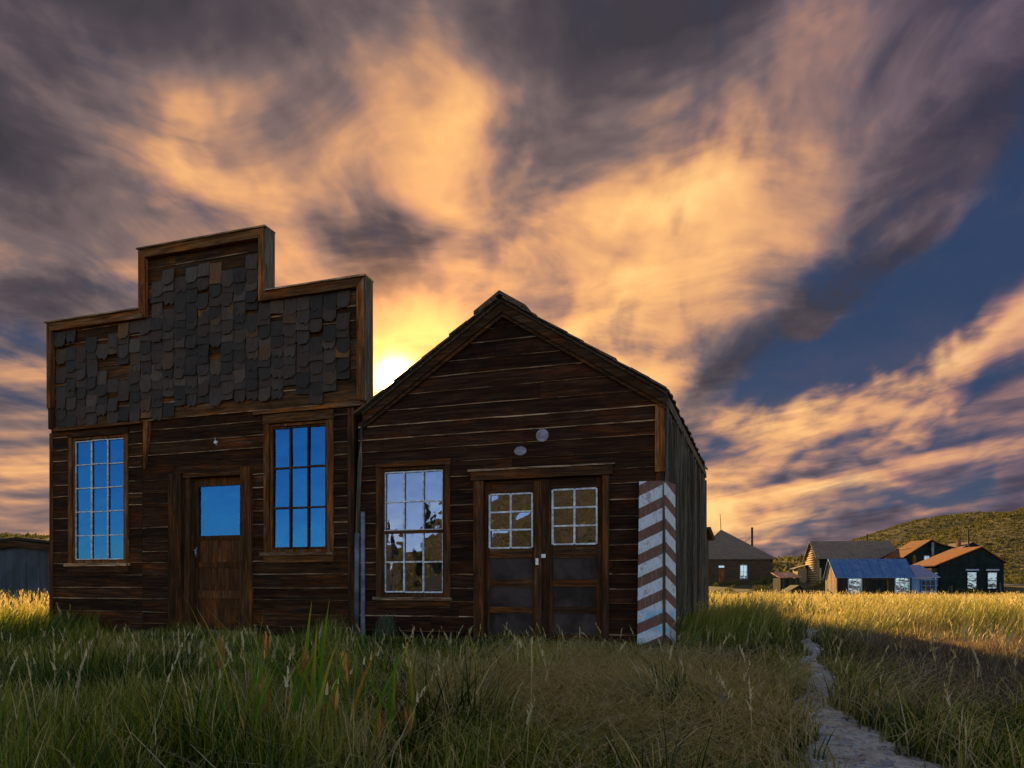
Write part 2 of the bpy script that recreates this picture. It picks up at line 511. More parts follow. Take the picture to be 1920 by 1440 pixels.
M_BRICK = plain('chimney_brick', (0.26, 0.10, 0.06), 0.9, 0.1, 0.0, 0.3, 8.0)
M_DARK = plain('sooty_iron', (0.035, 0.032, 0.032), 0.7, 0.3)

# ------------------------------------------------------------------ the two near buildings stand on one street line
RZ = math.radians(-18.5)
CX, CY = 1.730, 8.5
ca_, sa_ = math.cos(RZ), math.sin(RZ)


def fx(px, yoff=0.0):
    """street-line coordinate (0 at the striped corner, negative to the left)"""
    k = (px - 960) / 1400.0
    # point = C + x*(ca,sa) + yoff*(-sa,ca)
    bx, by = CX - sa_ * yoff, CY + ca_ * yoff
    return (k * by - bx) / (ca_ - k * sa_)


def fz(px, py, yoff=0.0):
    x = fx(px, yoff)
    Y = CY + sa_ * x + ca_ * yoff
    return EYE + (1095 - py) * Y / 1400.0


def board_mesh(xs, za, zbf, y0, t, mats, jz=0.004):
    """one lap board with an uneven lower edge; zbf gives the top for each x"""
    v, f, mi = [], [], []
    dz0 = random.uniform(-0.003, 0.003)
    tilt = random.uniform(-0.004, 0.004)
    wear = random.choice((0.35, 0.6, 0.9, 1.1))
    for i, x in enumerate(xs):
        d = dz0 + random.uniform(-jz, jz)
        zt = zbf(x)
        zb = min(za + d, zt - 0.004)
        o = y0 + tilt * (i / max(1, len(xs) - 1))
        h = max(0.003, min(0.013 * wear, (zt - zb) * 0.3))
        v += [(x, o - t, zb + h), (x, o - t + 0.006, zb), (x, o + 0.004, zb), (x, o + 0.004, zt + 0.01), (x, o - t * 0.35, zt + 0.01)]
    for i in range(len(xs) - 1):
        a, b = i * 5, i * 5 + 5
        for k in range(5):
            k2 = (k + 1) % 5
            f.append((a + k, a + k2, b + k2, b + k))
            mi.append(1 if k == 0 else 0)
    f.append((0, 4, 3, 2, 1)); mi.append(0)
    e = (len(xs) - 1) * 5
    f.append((e, e + 1, e + 2, e + 3, e + 4)); mi.append(0)
    return v, f, mi


def siding(parent, x0, x1, z0, z1, openings, y0, pitch, mats, joints=(), top=None, thick=0.028, jprob=0.5):
    """horizontal boards, each an object of its own, cut round openings (ox0, ox1, oz0, oz1)"""
    zs = [z0]
    while zs[-1] < z1 - 0.03:
        zs.append(min(z1, zs[-1] + pitch * random.uniform(0.86, 1.12)))
    for za, zb in zip(zs[:-1], zs[1:]):
        cuts = {x0, x1}
        a0, a1 = x0, x1
        if top:
            lo, hi = None, None
            for k in range(201):
                xx = x0 + (x1 - x0) * k / 200
                if top(xx) > za + 0.02:
                    lo = xx if lo is None else lo
                    hi = xx
            if lo is None:
                continue
            a0, a1 = lo, hi
            cuts = {a0, a1}
        for o in openings:
            if o[2] < zb and o[3] > za:
                cuts |= {min(max(o[0], a0), a1), min(max(o[1], a0), a1)}
        for j in joints:
            if a0 < j < a1:
                cuts.add(j)
        if random.random() < jprob and a1 - a0 > 1.5:
            cuts.add(random.uniform(a0 + 0.5, a1 - 0.5))
        cs = sorted(cuts)
        for p, q in zip(cs[:-1], cs[1:]):
            if q - p < 0.03:
                continue
            mx = (p + q) / 2
            spans = [(za, zb)]
            for o in openings:
                if o[0] - 1e-6 <= mx <= o[1] + 1e-6:
                    ns = []
                    for (s, e) in spans:
                        if o[3] <= s or o[2] >= e:
                            ns.append((s, e))
                        else:
                            if o[2] - s > 0.015: ns.append((s, o[2]))
                            if e - o[3] > 0.015: ns.append((o[3], e))
                    spans = ns
            for (s, e) in spans:
                seg = 2 if q - p < 1.0 else 4
                xs = [p + 0.002 + (q - p - 0.004) * i / seg for i in range(seg + 1)]
                if top:
                    kk = (RZT - 0.03 - e) / slope
                    xs = sorted(xs + [r for r in (RXM, RXM - kk, RXM + kk) if p + 0.003 < r < q - 0.003])
                zbf = (lambda x, e=e: min(e, top(x))) if top else (lambda x, e=e: e)
                v, f, mi = board_mesh(xs, s, zbf, y0, thick, mats)
                obj('board', v, f, mats, parent, mi)


def planks_upright(parent, c0, c1, zlo, zhi, plane, mat, wmin=0.09, wmax=0.17, axis='y', thick=0.022, batten=0.0, name='plank'):
    """upright boards on a wall at x = plane (axis y) or y = plane (axis x), outward given by sign of thick"""
    c = c0
    while c < c1 - 0.02:
        w = min(random.uniform(wmin, wmax), c1 - c)
        a, b = c + 0.004, c + w - 0.004
        c += w
        d = random.uniform(0.55, 1.25) * thick
        zt, zb_ = zhi + random.uniform(-0.03, 0.02), zlo + random.uniform(-0.02, 0.06)
        lean = random.uniform(-0.012, 0.012)
        m = MB()
        P = []
        for z, s in ((zb_, 0.0), (zt, lean)):
            for (q, e) in ((a, 0.0), (b, 0.0), (b, 1.0), (a, 1.0)):
                off = plane + d * (1 - e) - 0.004 * e * math.copysign(1, thick)
                P.append((off, q + s, z) if axis == 'y' else (q + s, off, z))
        m.hexa(P)
        m.to(name, mat, parent)


def window(parent, x0, x1, z0, z1, cols, rows, yf, fw, mats, glass, munt, mw=0.018, sill=True, split=None, head=0.10, tilt=0.003, proud=0.04):
    """sash window: frame with casing, panes and muntins; split = height of a meeting rail"""
    cas_v, cas_h = mats
    m = MB()
    m.box(x0 - fw * 0.45, x0, yf - 0.012, yf + 0.05, z0 - 0.02, z1 + 0.02)
    m.box(x1, x1 + fw * 0.45, yf - 0.012, yf + 0.05, z0 - 0.02, z1 + 0.02)
    m.box(x0 - fw * 0.45, x1 + fw * 0.45, yf - 0.010, yf + 0.05, z1 + 0.021, z1 + 0.055)
    m.box(x0 - fw * 0.45, x1 + fw * 0.45, yf - 0.014, yf + 0.05, z0 - 0.06, z0 - 0.021)
    win = m.to('window', cas_v, parent)
    yo = yf - proud
    MB().box(x0 - fw * 1.45, x0 - fw * 0.45 - 0.003, yo, yf + 0.02, z0 - 0.06, z1 + 0.06, 0.004).to('casing', cas_v, win)
    MB().box(x1 + fw * 0.45 + 0.003, x1 + fw * 1.45, yo, yf + 0.02, z0 - 0.06, z1 + 0.06, 0.004).to('casing', cas_v, win)
    MB().box(x0 - fw * 1.55, x1 + fw * 1.55, yo - 0.008, yf + 0.02, z1 + 0.064, z1 + 0.064 + head, 0.005).to('head_casing', cas_h, win)
    if sill:
        MB().box(x0 - fw * 1.75, x1 + fw * 1.75, yo - 0.05, yf + 0.03, z0 - 0.105, z0 - 0.066, 0.004).to('sill', M_EDGE, win)
        MB().box(x0 - fw * 1.5, x1 + fw * 1.5, yo + 0.004, yf + 0.02, z0 - 0.20, z0 - 0.107, 0.004).to('apron', cas_h, win)
    zs = [z0 + (z1 - z0) * i / rows for i in range(rows + 1)]
    rail = None
    if split is not None:
        zs[split] += 0.0
        rail = split
    xs = [x0 + (x1 - x0) * i / cols for i in range(cols + 1)]
    for i in range(cols):
        for k in range(rows):
            a, b, c, d = xs[i], xs[i + 1], zs[k], zs[k + 1]
            t1, t2 = random.gauss(0, tilt) * (b - a), random.gauss(0, tilt) * (d - c)
            yb = yf + 0.02
            P = [(a, yb - t1 - t2, c), (b, yb + t1 - t2, c), (b, yb + t1 + t2, d), (a, yb - t1 + t2, d)]
            Q = [(p[0], p[1] + 0.003, p[2]) for p in P]
            MB().add([P[0], P[1], Q[1], Q[0], P[3], P[2], Q[2], Q[3]], BF).to('pane', glass, win)
    for i in range(0, cols + 1):
        j = random.uniform(-0.003, 0.003)
        for (za, zb) in ([(z0, z1)] if rail is None else [(z0, zs[rail] - 0.022), (zs[rail] + 0.022, z1)]):
            w = mw * (0.5 if i in (0, cols) else 0.5)
            MB().box(xs[i] + j - w, xs[i] + j + w, yf - 0.004, yf + 0.016, za, zb, 0.0015).to('muntin', munt, win)
    for k in range(0, rows + 1):
        if k == rail:
            MB().box(x0, x1, yf - 0.012, yf + 0.018, zs[k] - 0.020, zs[k] + 0.020, 0.002).to('meeting_rail', cas_h, win)
            MB().box(x0, x1, yf - 0.0145, yf + 0.014, zs[k] + 0.020, zs[k] + 0.031, 0.0015).to('muntin', munt, win)
            continue
        for i in range(cols):
            j = random.uniform(-0.004, 0.004)
            MB().box(xs[i] + mw * 0.5, xs[i + 1] - mw * 0.5, yf - 0.002, yf + 0.015, zs[k] + j - mw * 0.5, zs[k] + j + mw * 0.5, 0.002).to('muntin', munt, win)
    return win


# ================================================================== false-front store
store = thing('false_front_store', 'weathered wooden store with stepped shingled false front and blue-reflecting windows', 'building', (CX, CY, 0), RZ)
LX0, LX1 = fx(98), -3.99
FB = 3.06                                   # bottom of the false front
W1 = (fx(142), fx(233), fz(190, 1048), fz(190, 825))
W2 = (fx(512), fx(612), fz(560, 1027), fz(560, 800))
DO = (fx(322), fx(474), -0.05, fz(400, 893))
OPL = [(w[0] - 0.05, w[1] + 0.05, w[2] - 0.10, w[3] + 0.07) for w in (W1, W2)] + [(DO[0] + 0.05, DO[1] - 0.05, DO[2], DO[3])]
lwall = MB().box(LX0 + 0.03, LX1 - 0.02, 0.42, 7.4, -0.2, 3.05).to('wall', M_INNER, store)
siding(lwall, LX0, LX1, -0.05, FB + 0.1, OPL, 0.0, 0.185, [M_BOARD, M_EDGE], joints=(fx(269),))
# hidden flanks
for xw, sgn in ((LX0, -1), (LX1 - 0.03, 1)):
    z = 0.0
    while z < 3.0:
        MB().box(min(xw, xw - sgn * -0.0) , xw + 0.03, 0.01, 7.42, z, z + 0.178, 0.002).to('flank_board', M_BOARD2, lwall)
        z += 0.182
rz0, rzr, xm = 3.02, 4.42, (LX0 + LX1) / 2
roof = MB()
for xa, xb in ((LX0 - 0.12, xm), (xm, LX1 + 0.12)):
    za, zb = (rz0, rzr) if xa < xm - 0.1 else (rzr, rz0)
    roof.hexa([(xa, 0.34, za - 0.05), (xb, 0.34, zb - 0.05), (xb, 7.6, zb - 0.05), (xa, 7.6, za - 0.05), (xa, 0.34, za), (xb, 0.34, zb), (xb, 7.6, zb), (xa, 7.6, za)])
roof.to('roof', M_SHAKE, store)
MB().add([(LX0, 7.41, 3.0), (LX1, 7.41, 3.0), (xm, 7.41, 4.37), (LX0, 7.36, 3.0), (LX1, 7.36, 3.0), (xm, 7.36, 4.37)], [(0, 1, 2), (3, 5, 4), (0, 3, 4, 1), (1, 4, 5, 2), (2, 5, 3, 0)]).to('rear_gable', M_BOARD2, store)

# false front: backing planks, trim, shingles
FX0, FX1 = fx(92, -0.1), fx(684, -0.1)
TX0, TX1 = fx(264, -0.1), fx(498, -0.1)
FS, FT = 4.64, 5.50                          # shoulder and top heights
ff = MB().add([(FX0 + 0.02, -0.02, FB), (FX1 - 0.02, -0.02, FB), (FX1 - 0.02, -0.02, FS - 0.02), (TX1 - 0.02, -0.02, FS - 0.02), (TX1 - 0.02, -0.02, FT - 0.02), (TX0 + 0.02, -0.02, FT - 0.02), (TX0 + 0.02, -0.02, FS - 0.02), (FX0 + 0.02, -0.02, FS - 0.02),
              (FX0 + 0.02, 0.05, FB), (FX1 - 0.02, 0.05, FB), (FX1 - 0.02, 0.05, FS - 0.02), (TX1 - 0.02, 0.05, FS - 0.02), (TX1 - 0.02, 0.05, FT - 0.02), (TX0 + 0.02, 0.05, FT - 0.02), (TX0 + 0.02, 0.05, FS - 0.02), (FX0 + 0.02, 0.05, FS - 0.02)],
             [tuple(range(8)), tuple(range(15, 7, -1))] + [(i, 8 + i, 8 + (i + 1) % 8, (i + 1) % 8) for i in range(8)]).to('false_front', M_BACK, store)
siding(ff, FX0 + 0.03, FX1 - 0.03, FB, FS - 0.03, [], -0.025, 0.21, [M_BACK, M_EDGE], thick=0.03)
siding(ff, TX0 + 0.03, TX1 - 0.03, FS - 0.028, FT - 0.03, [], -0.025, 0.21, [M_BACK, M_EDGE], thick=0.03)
FY = -0.13


def trim(x0, x1, z0, z1, mat, name='trim', y0=FY, y1=0.0):
    MB().box(x0, x1, y0, y1, z0, z1, 0.005).to(name, mat, ff)


# mitred level and upright trim boards, then the cap boards on top
def trim_poly(poly, mat):
    MB().prism([(p[0], FY, p[1]) for p in poly], (0, 0.07, 0)).to('trim', mat, ff)


w = 0.115
trim_poly([(FX0, FS), (FX0 + w * 0.6, FS - w), (TX0 + w * 0.6, FS - w), (TX0, FS)], M_TRIM_H)
trim_poly([(TX1, FS), (TX1 - w * 0.8, FS - w), (FX1 - w * 0.9, FS - w), (FX1, FS)], M_TRIM_H)
trim_poly([(TX0, FT), (TX0 + w * 0.9, FT - w), (TX1 - w * 0.9, FT - w), (TX1, FT)], M_TRIM_H)
trim_poly([(TX0, FT), (TX0, FS + 0.003), (TX0 + w * 0.85, FS - w), (TX0 + w * 0.85, FT - w)], M_TRIM_V)
trim_poly([(TX1, FT), (TX1 - w * 0.85, FT - w), (TX1 - w * 0.85, FS - w), (TX1, FS + 0.003)], M_TRIM_V)
trim_poly([(FX1, FS), (FX1 - w * 0.9, FS - w), (FX1 - w * 0.9, FB + 0.02), (FX1, FB)], M_TRIM_V)
trim_poly([(FX0, FS), (FX0, FB + 0.3), (FX0 + w * 0.6, FB + 0.3), (FX0 + w * 0.6, FS - w)], M_TRIM_V)
trim(FX0 + 0.015, FX0 + 0.07, FB - 0.02, FB + 0.29, M_DARKV)
for (xa, xb, zc) in ((FX0 - 0.03, TX0 - 0.01, FS), (TX1 + 0.01, FX1 + 0.03, FS), (TX0 - 0.03, TX1 + 0.03, FT)):
    MB().box(xa, xb, FY - 0.03, 0.075, zc + 0.004, zc + 0.026, 0.004).to('cap_board', M_EDGE, ff)
for (xw, za, zb, nm) in ((FX1 + 0.003, FB, FS, 'return_board'), (TX1 + 0.003, FS + 0.03, FT, 'return_board')):
    MB().box(xw, xw + 0.025, FY + 0.01, 0.065, za, zb, 0.003).to(nm, M_GREYV, ff)
for (xw, za, zb) in ((FX0 - 0.028, FB + 0.3, FS), (TX0 - 0.028, FS + 0.03, FT)):
    MB().box(xw, xw + 0.025, FY + 0.01, 0.065, za, zb, 0.003).to('return_board', M_TRIM_V, ff)
MB().box(FX0 + 0.08, fx(272), -0.10, -0.002, FB - 0.045, FB - 0.003, 0.006).to('bed_mould', M_TRIM_H, ff)
MB().box(fx(480), FX1 - 0.03, -0.075, -0.002, FB - 0.055, FB - 0.003, 0.006).to('bed_mould', M_TRIM_H, ff)


def shingle_mesh(kind, seed):
    r = random.Random(seed)
    wd, L = 0.099, 0.23
    if kind == 0:
        pts = [(-wd, 0), (-wd, -L + 0.060), (-wd + 0.048, -L), (wd - 0.048, -L), (wd, -L + 0.060), (wd, 0)]
    elif kind == 1:
        pts = [(-wd, 0), (-wd, -L + 0.03), (wd * 0.1, -L + 0.03), (wd, -L + 0.03), (wd, 0)]
    else:
        pts = [(-wd, 0), (-wd, -L + 0.09), (-wd + 0.05, -L + 0.012), (wd * 0.2, -L + 0.03), (wd - 0.05, -L - 0.005), (wd, -L + 0.04), (wd, 0)]
    pts = [(x + r.uniform(-0.008, 0.006), z + (r.uniform(-0.012, 0.012) if z < -0.1 else 0.0)) for (x, z) in pts]
    n = len(pts)
    v = []
    for (x, z) in pts:
        s = -z / L
        v.append((x, -0.006 - 0.014 * s - 0.010 * s * s + r.uniform(-0.004, 0.003) * s, z))
    for (x, z) in pts:
        s = -z / L
        v.append((x, 0.0 - 0.010 * s, z))
    f = [tuple(range(n)), tuple(range(2 * n - 1, n - 1, -1))] + [(i, n + i, n + (i + 1) % n, (i + 1) % n) for i in range(n)]
    mi = [0] * len(f)
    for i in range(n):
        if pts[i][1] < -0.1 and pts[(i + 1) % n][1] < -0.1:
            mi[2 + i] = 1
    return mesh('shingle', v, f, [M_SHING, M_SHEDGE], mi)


SH = [[shingle_mesh(k, 10 * k + i) for i in range(5)] for k in range(3)]
PX_, PZ_ = 0.203, 0.138
count = 0
def shingle_rows(x0, x1, z0, z1, keep):
    global count
    r = 0
    z = z0 + 0.21
    while z < z1:
        c = 0
        x = x0 + PX_ / 2
        while x + PX_ / 2 <= x1 + 0.01:
            if keep(x, z) and count < 299:
                k = 0 if (c + r) % 2 else 1
                if random.random() < 0.12:
                    k = 2
                o = bpy.data.objects.new('shingle', random.choice(SH[k]))
                lk(o, ff)
                up = 0.045 if (c + r) % 2 else 0.0
                o.location = (x + random.uniform(-0.006, 0.006), -0.056 - (0.004 if k == 0 else 0.0) - r * 0.0005 - random.uniform(0, 0.005), z + random.uniform(-0.015, 0.015) - up * 0.4)
                o.rotation_euler = (random.gauss(0.0, 0.035), random.gauss(0, 0.02), random.gauss(0, 0.04))
                count += 1
            x += PX_
            c += 1
        z += PZ_
        r += 1


def keep_low(x, z):
    u = (x - FX0) / (FX1 - FX0)
    p = 0.04
    if z > 4.36 and not (TX0 < x < TX1):
        p = 0.6 if u < 0.4 else 0.2
    if u > 0.78: p = 0.14
    if u > 0.66 and z < 3.42: p = 0.6
    if u > 0.45 and z < 3.30: p = 0.8
    if 0.12 < u < 0.3 and 3.75 < z < 4.0: p = 0.4
    if u < 0.05: p = 0.35
    return random.random() > p


shingle_rows(FX0 + 0.10 + PX_ * round((TX0 + 0.12 - FX0 - 0.10) / PX_), TX1 - 0.10, FS - 0.21, FT - 0.22, lambda x, z: random.random() > (0.45 if z > FT - 0.36 else 0.08))

shingle_rows(FX0 + 0.10, FX1 - 0.12, FB + 0.02, FS - 0.10, keep_low)
print('shingles', count)
# windows
window(store, W1[0], W1[1], W1[2], W1[3], 3, 5, -0.004, 0.075, (M_TRIM_V, M_DARKH), M_GLASS, M_WHITE, 0.014, head=0.07)
window(store, W2[0], W2[1], W2[2], W2[3], 3, 3, -0.004, 0.085, (M_TRIM_V, M_TRIM_H), M_GLASS, M_DARKV, 0.024, head=0.12)
# casing boards either side of the door
jl0, jl1, jr0, jr1 = fx(320), fx(345), fx(455), fx(476)
MB().box(jl0, jl1, -0.055, 0.01, 0.0, DO[3] + 0.06, 0.004).to('door_casing', M_RAKEV, store)
MB().box(jr0, jr1, -0.055, 0.01, 0.0, DO[3] + 0.10, 0.004).to('door_casing', M_RAKEV, store)
MB().box(jl1 + 0.004, jl1 + 0.09, 0.005, 0.15, 0.0, DO[3] + 0.04, 0.003).to('door_jamb', M_DARKV, store)
MB().box(jl1 + 0.004, jr0 - 0.004, -0.03, 0.15, DO[3] + 0.0, DO[3] + 0.055, 0.003).to('door_head', M_TRIM_H, store)
MB().box(jl0 - 0.05, jr1 + 0.05, -0.06, 0.15, -0.06, 0.045, 0.004).to('threshold', M_EDGE, store)


def door(parent, x0, x1, z0, z1, yf, stile, panels, glass_box, cols, rows, frame_mats, panel_mat, glass, munt, mw):
    """panels: list of (za, zb); glass_box (xa, xb, za, zb)"""
    gx0, gx1, gz0, gz1 = glass_box
    m = MB()
    m.box(x0, gx0, yf, yf + 0.045, z0, z1)
    m.box(gx1, x1, yf, yf + 0.045, z0, z1)
    d = m.to('door', frame_mats[0], parent)
    rails = [z0] + [q for p in panels for q in p] + [gz0, gz1, z1]
    for a, b in zip(rails[0::2], rails[1::2]):
        if b - a > 0.01:
            MB().box(gx0 + 0.001, gx1 - 0.001, yf + 0.003, yf + 0.042, a, b, 0.002).to('rail', frame_mats[1], d)
    for (a, b) in panels:
        MB().box(gx0, gx1, yf + 0.018, yf + 0.034, a - 0.005, b + 0.005).to('panel', panel_mat, d)
    xs = [gx0 + (gx1 - gx0) * i / cols for i in range(cols + 1)]
    zs = [gz0 + (gz1 - gz0) * i / rows for i in range(rows + 1)]
    for i in range(cols):
        for k in range(rows):
            t = random.gauss(0, 0.004)
            a, b, c, e = xs[i], xs[i + 1], zs[k], zs[k + 1]
            MB().hexa([(a, yf + 0.022 - t, c), (b, yf + 0.022 + t, c), (b, yf + 0.026 + t, c), (a, yf + 0.026 - t, c), (a, yf + 0.022 - t, e), (b, yf + 0.022 + t, e), (b, yf + 0.026 + t, e), (a, yf + 0.026 - t, e)]).to('pane', glass, d)
    if munt:
        for i in range(cols + 1):
            MB().box(xs[i] - mw, xs[i] + mw, yf - 0.006, yf + 0.02, gz0, gz1, 0.0015).to('muntin', munt, d)
        for k in range(rows + 1):
            for i in range(cols):
                MB().box(xs[i] + mw, xs[i + 1] - mw, yf - 0.004, yf + 0.019, zs[k] - mw, zs[k] + mw, 0.002).to('muntin', munt, d)
    return d


dx0, dx1 = jl1 + 0.095, jr0 - 0.006
g = (fx(372, 0.1), fx(450, 0.1), fz(410, 1004, 0.1), fz(410, 911, 0.1))
pz = [fz(410, q, 0.1) for q in (1168, 1122, 1108, 1064, 1054, 1012)]
sd = door(store, dx0, dx1, 0.05, DO[3] - 0.003, 0.10, 0.1, [(pz[0], pz[1]), (pz[2], pz[3]), (pz[4], pz[5])], g, 1, 1, (M_DARKV, M_DOORP), M_DOORP, M_GLASS, None, 0.01)
h = MB().tube([(dx0 + 0.035, 0.10, 1.18), (dx0 + 0.035, 0.055, 1.18), (dx0 + 0.075, 0.05, 1.18)], 0.012, 8)
h.box(dx0 + 0.02, dx0 + 0.05, 0.09, 0.099, 1.08, 1.22)
h.tube([(dx0 + 0.062, 0.052, 1.18), (dx0 + 0.066, 0.052, 1.10)], 0.011, 8)
h.to('handle', M_TIN, sd, True)
# insulator with wire end above the door
ins = MB().tube([(fx(409), 0.0, fz(409, 830)), (fx(409), -0.05, fz(409, 830)), (fx(409), -0.075, fz(409, 832))], [0.014, 0.022, 0.014], 10)
ins.tube([(fx(409), -0.06, fz(409, 832)), (fx(409), -0.062, fz(409, 822))], 0.003, 5)
ins.tube([(fx(409), -0.065, fz(409, 832)), (fx(413), -0.07, fz(413, 836))], 0.004, 5)
ins.to('insulator', M_PORC, store, True)
# brace strip beside the left window and corner boards
MB().hexa([(fx(273), -0.05, fz(273, 880)), (fx(277), -0.05, fz(277, 880)), (fx(277), -0.02, fz(277, 880)), (fx(273), -0.02, fz(273, 880)),
           (fx(277), -0.09, FB - 0.01), (fx(287), -0.09, FB - 0.01), (fx(287), -0.02, FB - 0.01), (fx(277), -0.02, FB - 0.01)]).to('brace', M_TRIM_V, store)
MB().box(fx(655), fx(666), -0.04, 0.01, 0.0, FB - 0.06, 0.003).to('corner_board', M_DARKV, store)
MB().box(LX0 - 0.02, LX0 + 0.05, -0.032, 0.01, 0.0, FB - 0.06, 0.004).to('corner_board', M_DARKV, store)
# long pale downpipe and board in the slot between the buildings
dp = thing('downpipe', 'pale galvanised downpipe standing in the slot between the two wooden buildings', 'pipe', (CX, CY, 0), RZ)
MB().tube([(fx(672), -0.045, 0.02), (fx(673), -0.045, fz(673, 1000))], 0.034, 12).to('lower_length', M_IRON, dp, True)
MB().tube([(fx(673), -0.040, fz(673, 1001)), (fx(678), -0.040, fz(678, 860)), (fx(681), -0.02, fz(681, 800))], 0.028, 12).to('upper_length', M_GREYV, dp, True)
MB().box(fx(680), fx(687), -0.05, -0.028, 0.01, fz(684, 960), 0.003).to('slat', M_IRON, dp)

# ================================================================== gabled shop
shop = thing('gabled_shop', 'dark wooden gabled shop with paired glazed doors and a striped corner', 'building', (CX, CY, 0), RZ)
RX0, RX1, RXM = -3.93, 0.0, -1.93
EZ, RZT = 2.84, 4.11
slope = (RZT - EZ) / 1.96


def rtop(x):
    return RZT - abs(x - RXM) * slope


W3 = (fx(722), fx(831), fz(776, 1110), fz(776, 884))
DD = (fx(892), fx(1140), -0.05, fz(1015, 897))
OPR = [(W3[0] - 0.05, W3[1] + 0.05, W3[2] - 0.10, W3[3] + 0.07), (DD[0] + 0.04, DD[1] - 0.03, DD[2], DD[3])]
core = MB()
core.prism([(RX0 + 0.03, 0.40, -0.2), (RX1 - 0.03, 0.40, -0.2), (RX1 - 0.03, 0.40, EZ - 0.03), (RXM, 0.40, RZT - 0.04), (RX0 + 0.03, 0.40, EZ - 0.03)], (0, 5.5, 0))
rwall = core.to('wall', M_INNER, shop)
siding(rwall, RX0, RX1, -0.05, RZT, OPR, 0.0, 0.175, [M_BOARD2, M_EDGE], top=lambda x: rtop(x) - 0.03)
planks_upright(rwall, 0.03, 5.95, 0.0, EZ - 0.06, 0.0, M_GREYV, 0.09, 0.17, 'y', 0.030)
c = 0.09
while c < 5.9:                                  # battens stand proud of the joints
    t = random.uniform(0.025, 0.05)
    zt = EZ - random.uniform(0.08, 0.3)
    MB().box(0.028, 0.028 + t, c, c + random.uniform(0.03, 0.05), random.uniform(0.0, 0.1), zt, 0.006).to('batten', M_GREYV, rwall)
    c += random.uniform(0.17, 0.30)
for xw in (RX0,):
    z = 0.0
    while z < EZ - 0.1:
        MB().box(xw, xw + 0.028, 0.01, 5.92, z, z + 0.17, 0.002).to('flank_board', M_BOARD2, rwall)
        z += 0.174
MB().prism([(RX0 + 0.02, 5.91, 0), (RX1 - 0.02, 5.91, 0), (RX1 - 0.02, 5.91, EZ - 0.05), (RXM, 5.91, RZT - 0.05), (RX0 + 0.02, 5.91, EZ - 0.05)], (0, 0.03, 0)).to('rear_wall', M_BOARD2, shop)
# roof: two decks, shakes along the visible edges, rake boards, ridge boards
dk = MB()
OV = {-1: -0.06, 1: 0.01}
for sgn in (-1, 1):
    ov = OV[sgn]
    xe = RXM + sgn * (1.96 + ov)
    ze = RZT - slope * (1.96 + ov)
    a = [(RXM, ze + slope * (1.96 + ov)), (xe, ze)]
    p = [(RXM, -0.11, RZT + 0.0), (xe, -0.11, ze), (xe, 6.05, ze), (RXM, 6.05, RZT)]
    if sgn < 0:
        p = p[::-1]
    dk.hexa([(q[0], q[1], q[2]) for q in p] + [(q[0], q[1], q[2] + 0.035) for q in p])
rf = dk.to('roof', M_SHAKE, shop)
sh = MB()
for sgn in (-1, 1):
    ov = OV[sgn]
    y = -0.15
    while y < 6.1:                                # eave course
        wv = random.uniform(0.07, 0.16)
        L0 = 1.96 + ov + random.uniform(0.0, 0.05)
        x1, x0 = RXM + sgn * L0, RXM + sgn * (L0 - 0.40)
        z1, z0 = RZT - slope * L0 + 0.045 + random.uniform(0, 0.02), RZT - slope * (L0 - 0.4) + 0.05
        t = random.uniform(0.015, 0.035)
        sh.hexa([(x0, y, z0), (x1, y, z1), (x1, y + wv - 0.006, z1), (x0, y + wv - 0.006, z0), (x0, y, z0 + t), (x1, y, z1 + t), (x1, y + wv - 0.006, z1 + t), (x0, y + wv - 0.006, z0 + t)] if sgn > 0 else
                [(x1, y, z1), (x0, y, z0), (x0, y + wv - 0.006, z0), (x1, y + wv - 0.006, z1), (x1, y, z1 + t), (x0, y, z0 + t), (x0, y + wv - 0.006, z0 + t), (x1, y + wv - 0.006, z1 + t)])
        y += wv
    L = 0.06
    while L < 1.9 + ov:                                # courses up the slope, seen by their ends at the rake
        y = -0.15 - random.uniform(0, 0.035)
        while y < 6.0:
            wv = random.uniform(0.5, 0.9) if y > 0.2 else random.uniform(0.12, 0.22)
            x0, x1 = RXM + sgn * (L - 0.02), RXM + sgn * (L + 0.21)
            z0, z1 = RZT - slope * (L - 0.02) + 0.040, RZT - slope * (L + 0.21) + 0.052
            t = random.uniform(0.012, 0.03)
            q = [(x0, y, z0), (x1, y, z1), (x1, y + wv - 0.01, z1), (x0, y + wv - 0.01, z0)]
            if sgn < 0: q = [q[1], q[0], q[3], q[2]]
            sh.hexa(q + [(a, b, cc + t) for (a, b, cc) in q])
            y += wv
        L += 0.19
sh.to('roof_shakes', M_SHAKE, rf, kind='stuff')
for sgn in (-1, 1):
    ov = OV[sgn]
    for (l0, l1, h0, h1, y0, y1, mt, nm) in ((0.0, 1.96 + ov, -0.115, -0.004, -0.085, -0.055, M_RAKE, 'rake_board'), (0.0, 1.95 + ov, -0.165, -0.118, -0.06, -0.022, M_DARKH, 'rake_board'), (0.0, 0.33, 0.075, 0.115, -0.17, 0.6, M_SHAKE, 'ridge_board')):
        p = []
        for (l, hh) in ((l0, h0), (l1, h0), (l1, h1), (l0, h1)):
            p.append((RXM + sgn * l, RZT - slope * l + hh))
        if sgn < 0: p = p[::-1]
        MB().prism([(a, y0, b) for a, b in p], (0, y1 - y0, 0)).to(nm, mt, rf)
for k, y in enumerate(np.arange(0.62, 5.9, 0.9)):
    for sgn in (-1, 1):
        p = [(RXM, RZT + 0.075), (RXM + sgn * 0.2, RZT - slope * 0.2 + 0.075), (RXM + sgn * 0.2, RZT - slope * 0.2 + 0.105), (RXM, RZT + 0.105)]
        if sgn < 0: p = p[::-1]
        MB().prism([(a, y, b) for a, b in p], (0, 0.88, 0)).to('ridge_board', M_SHAKE, rf)
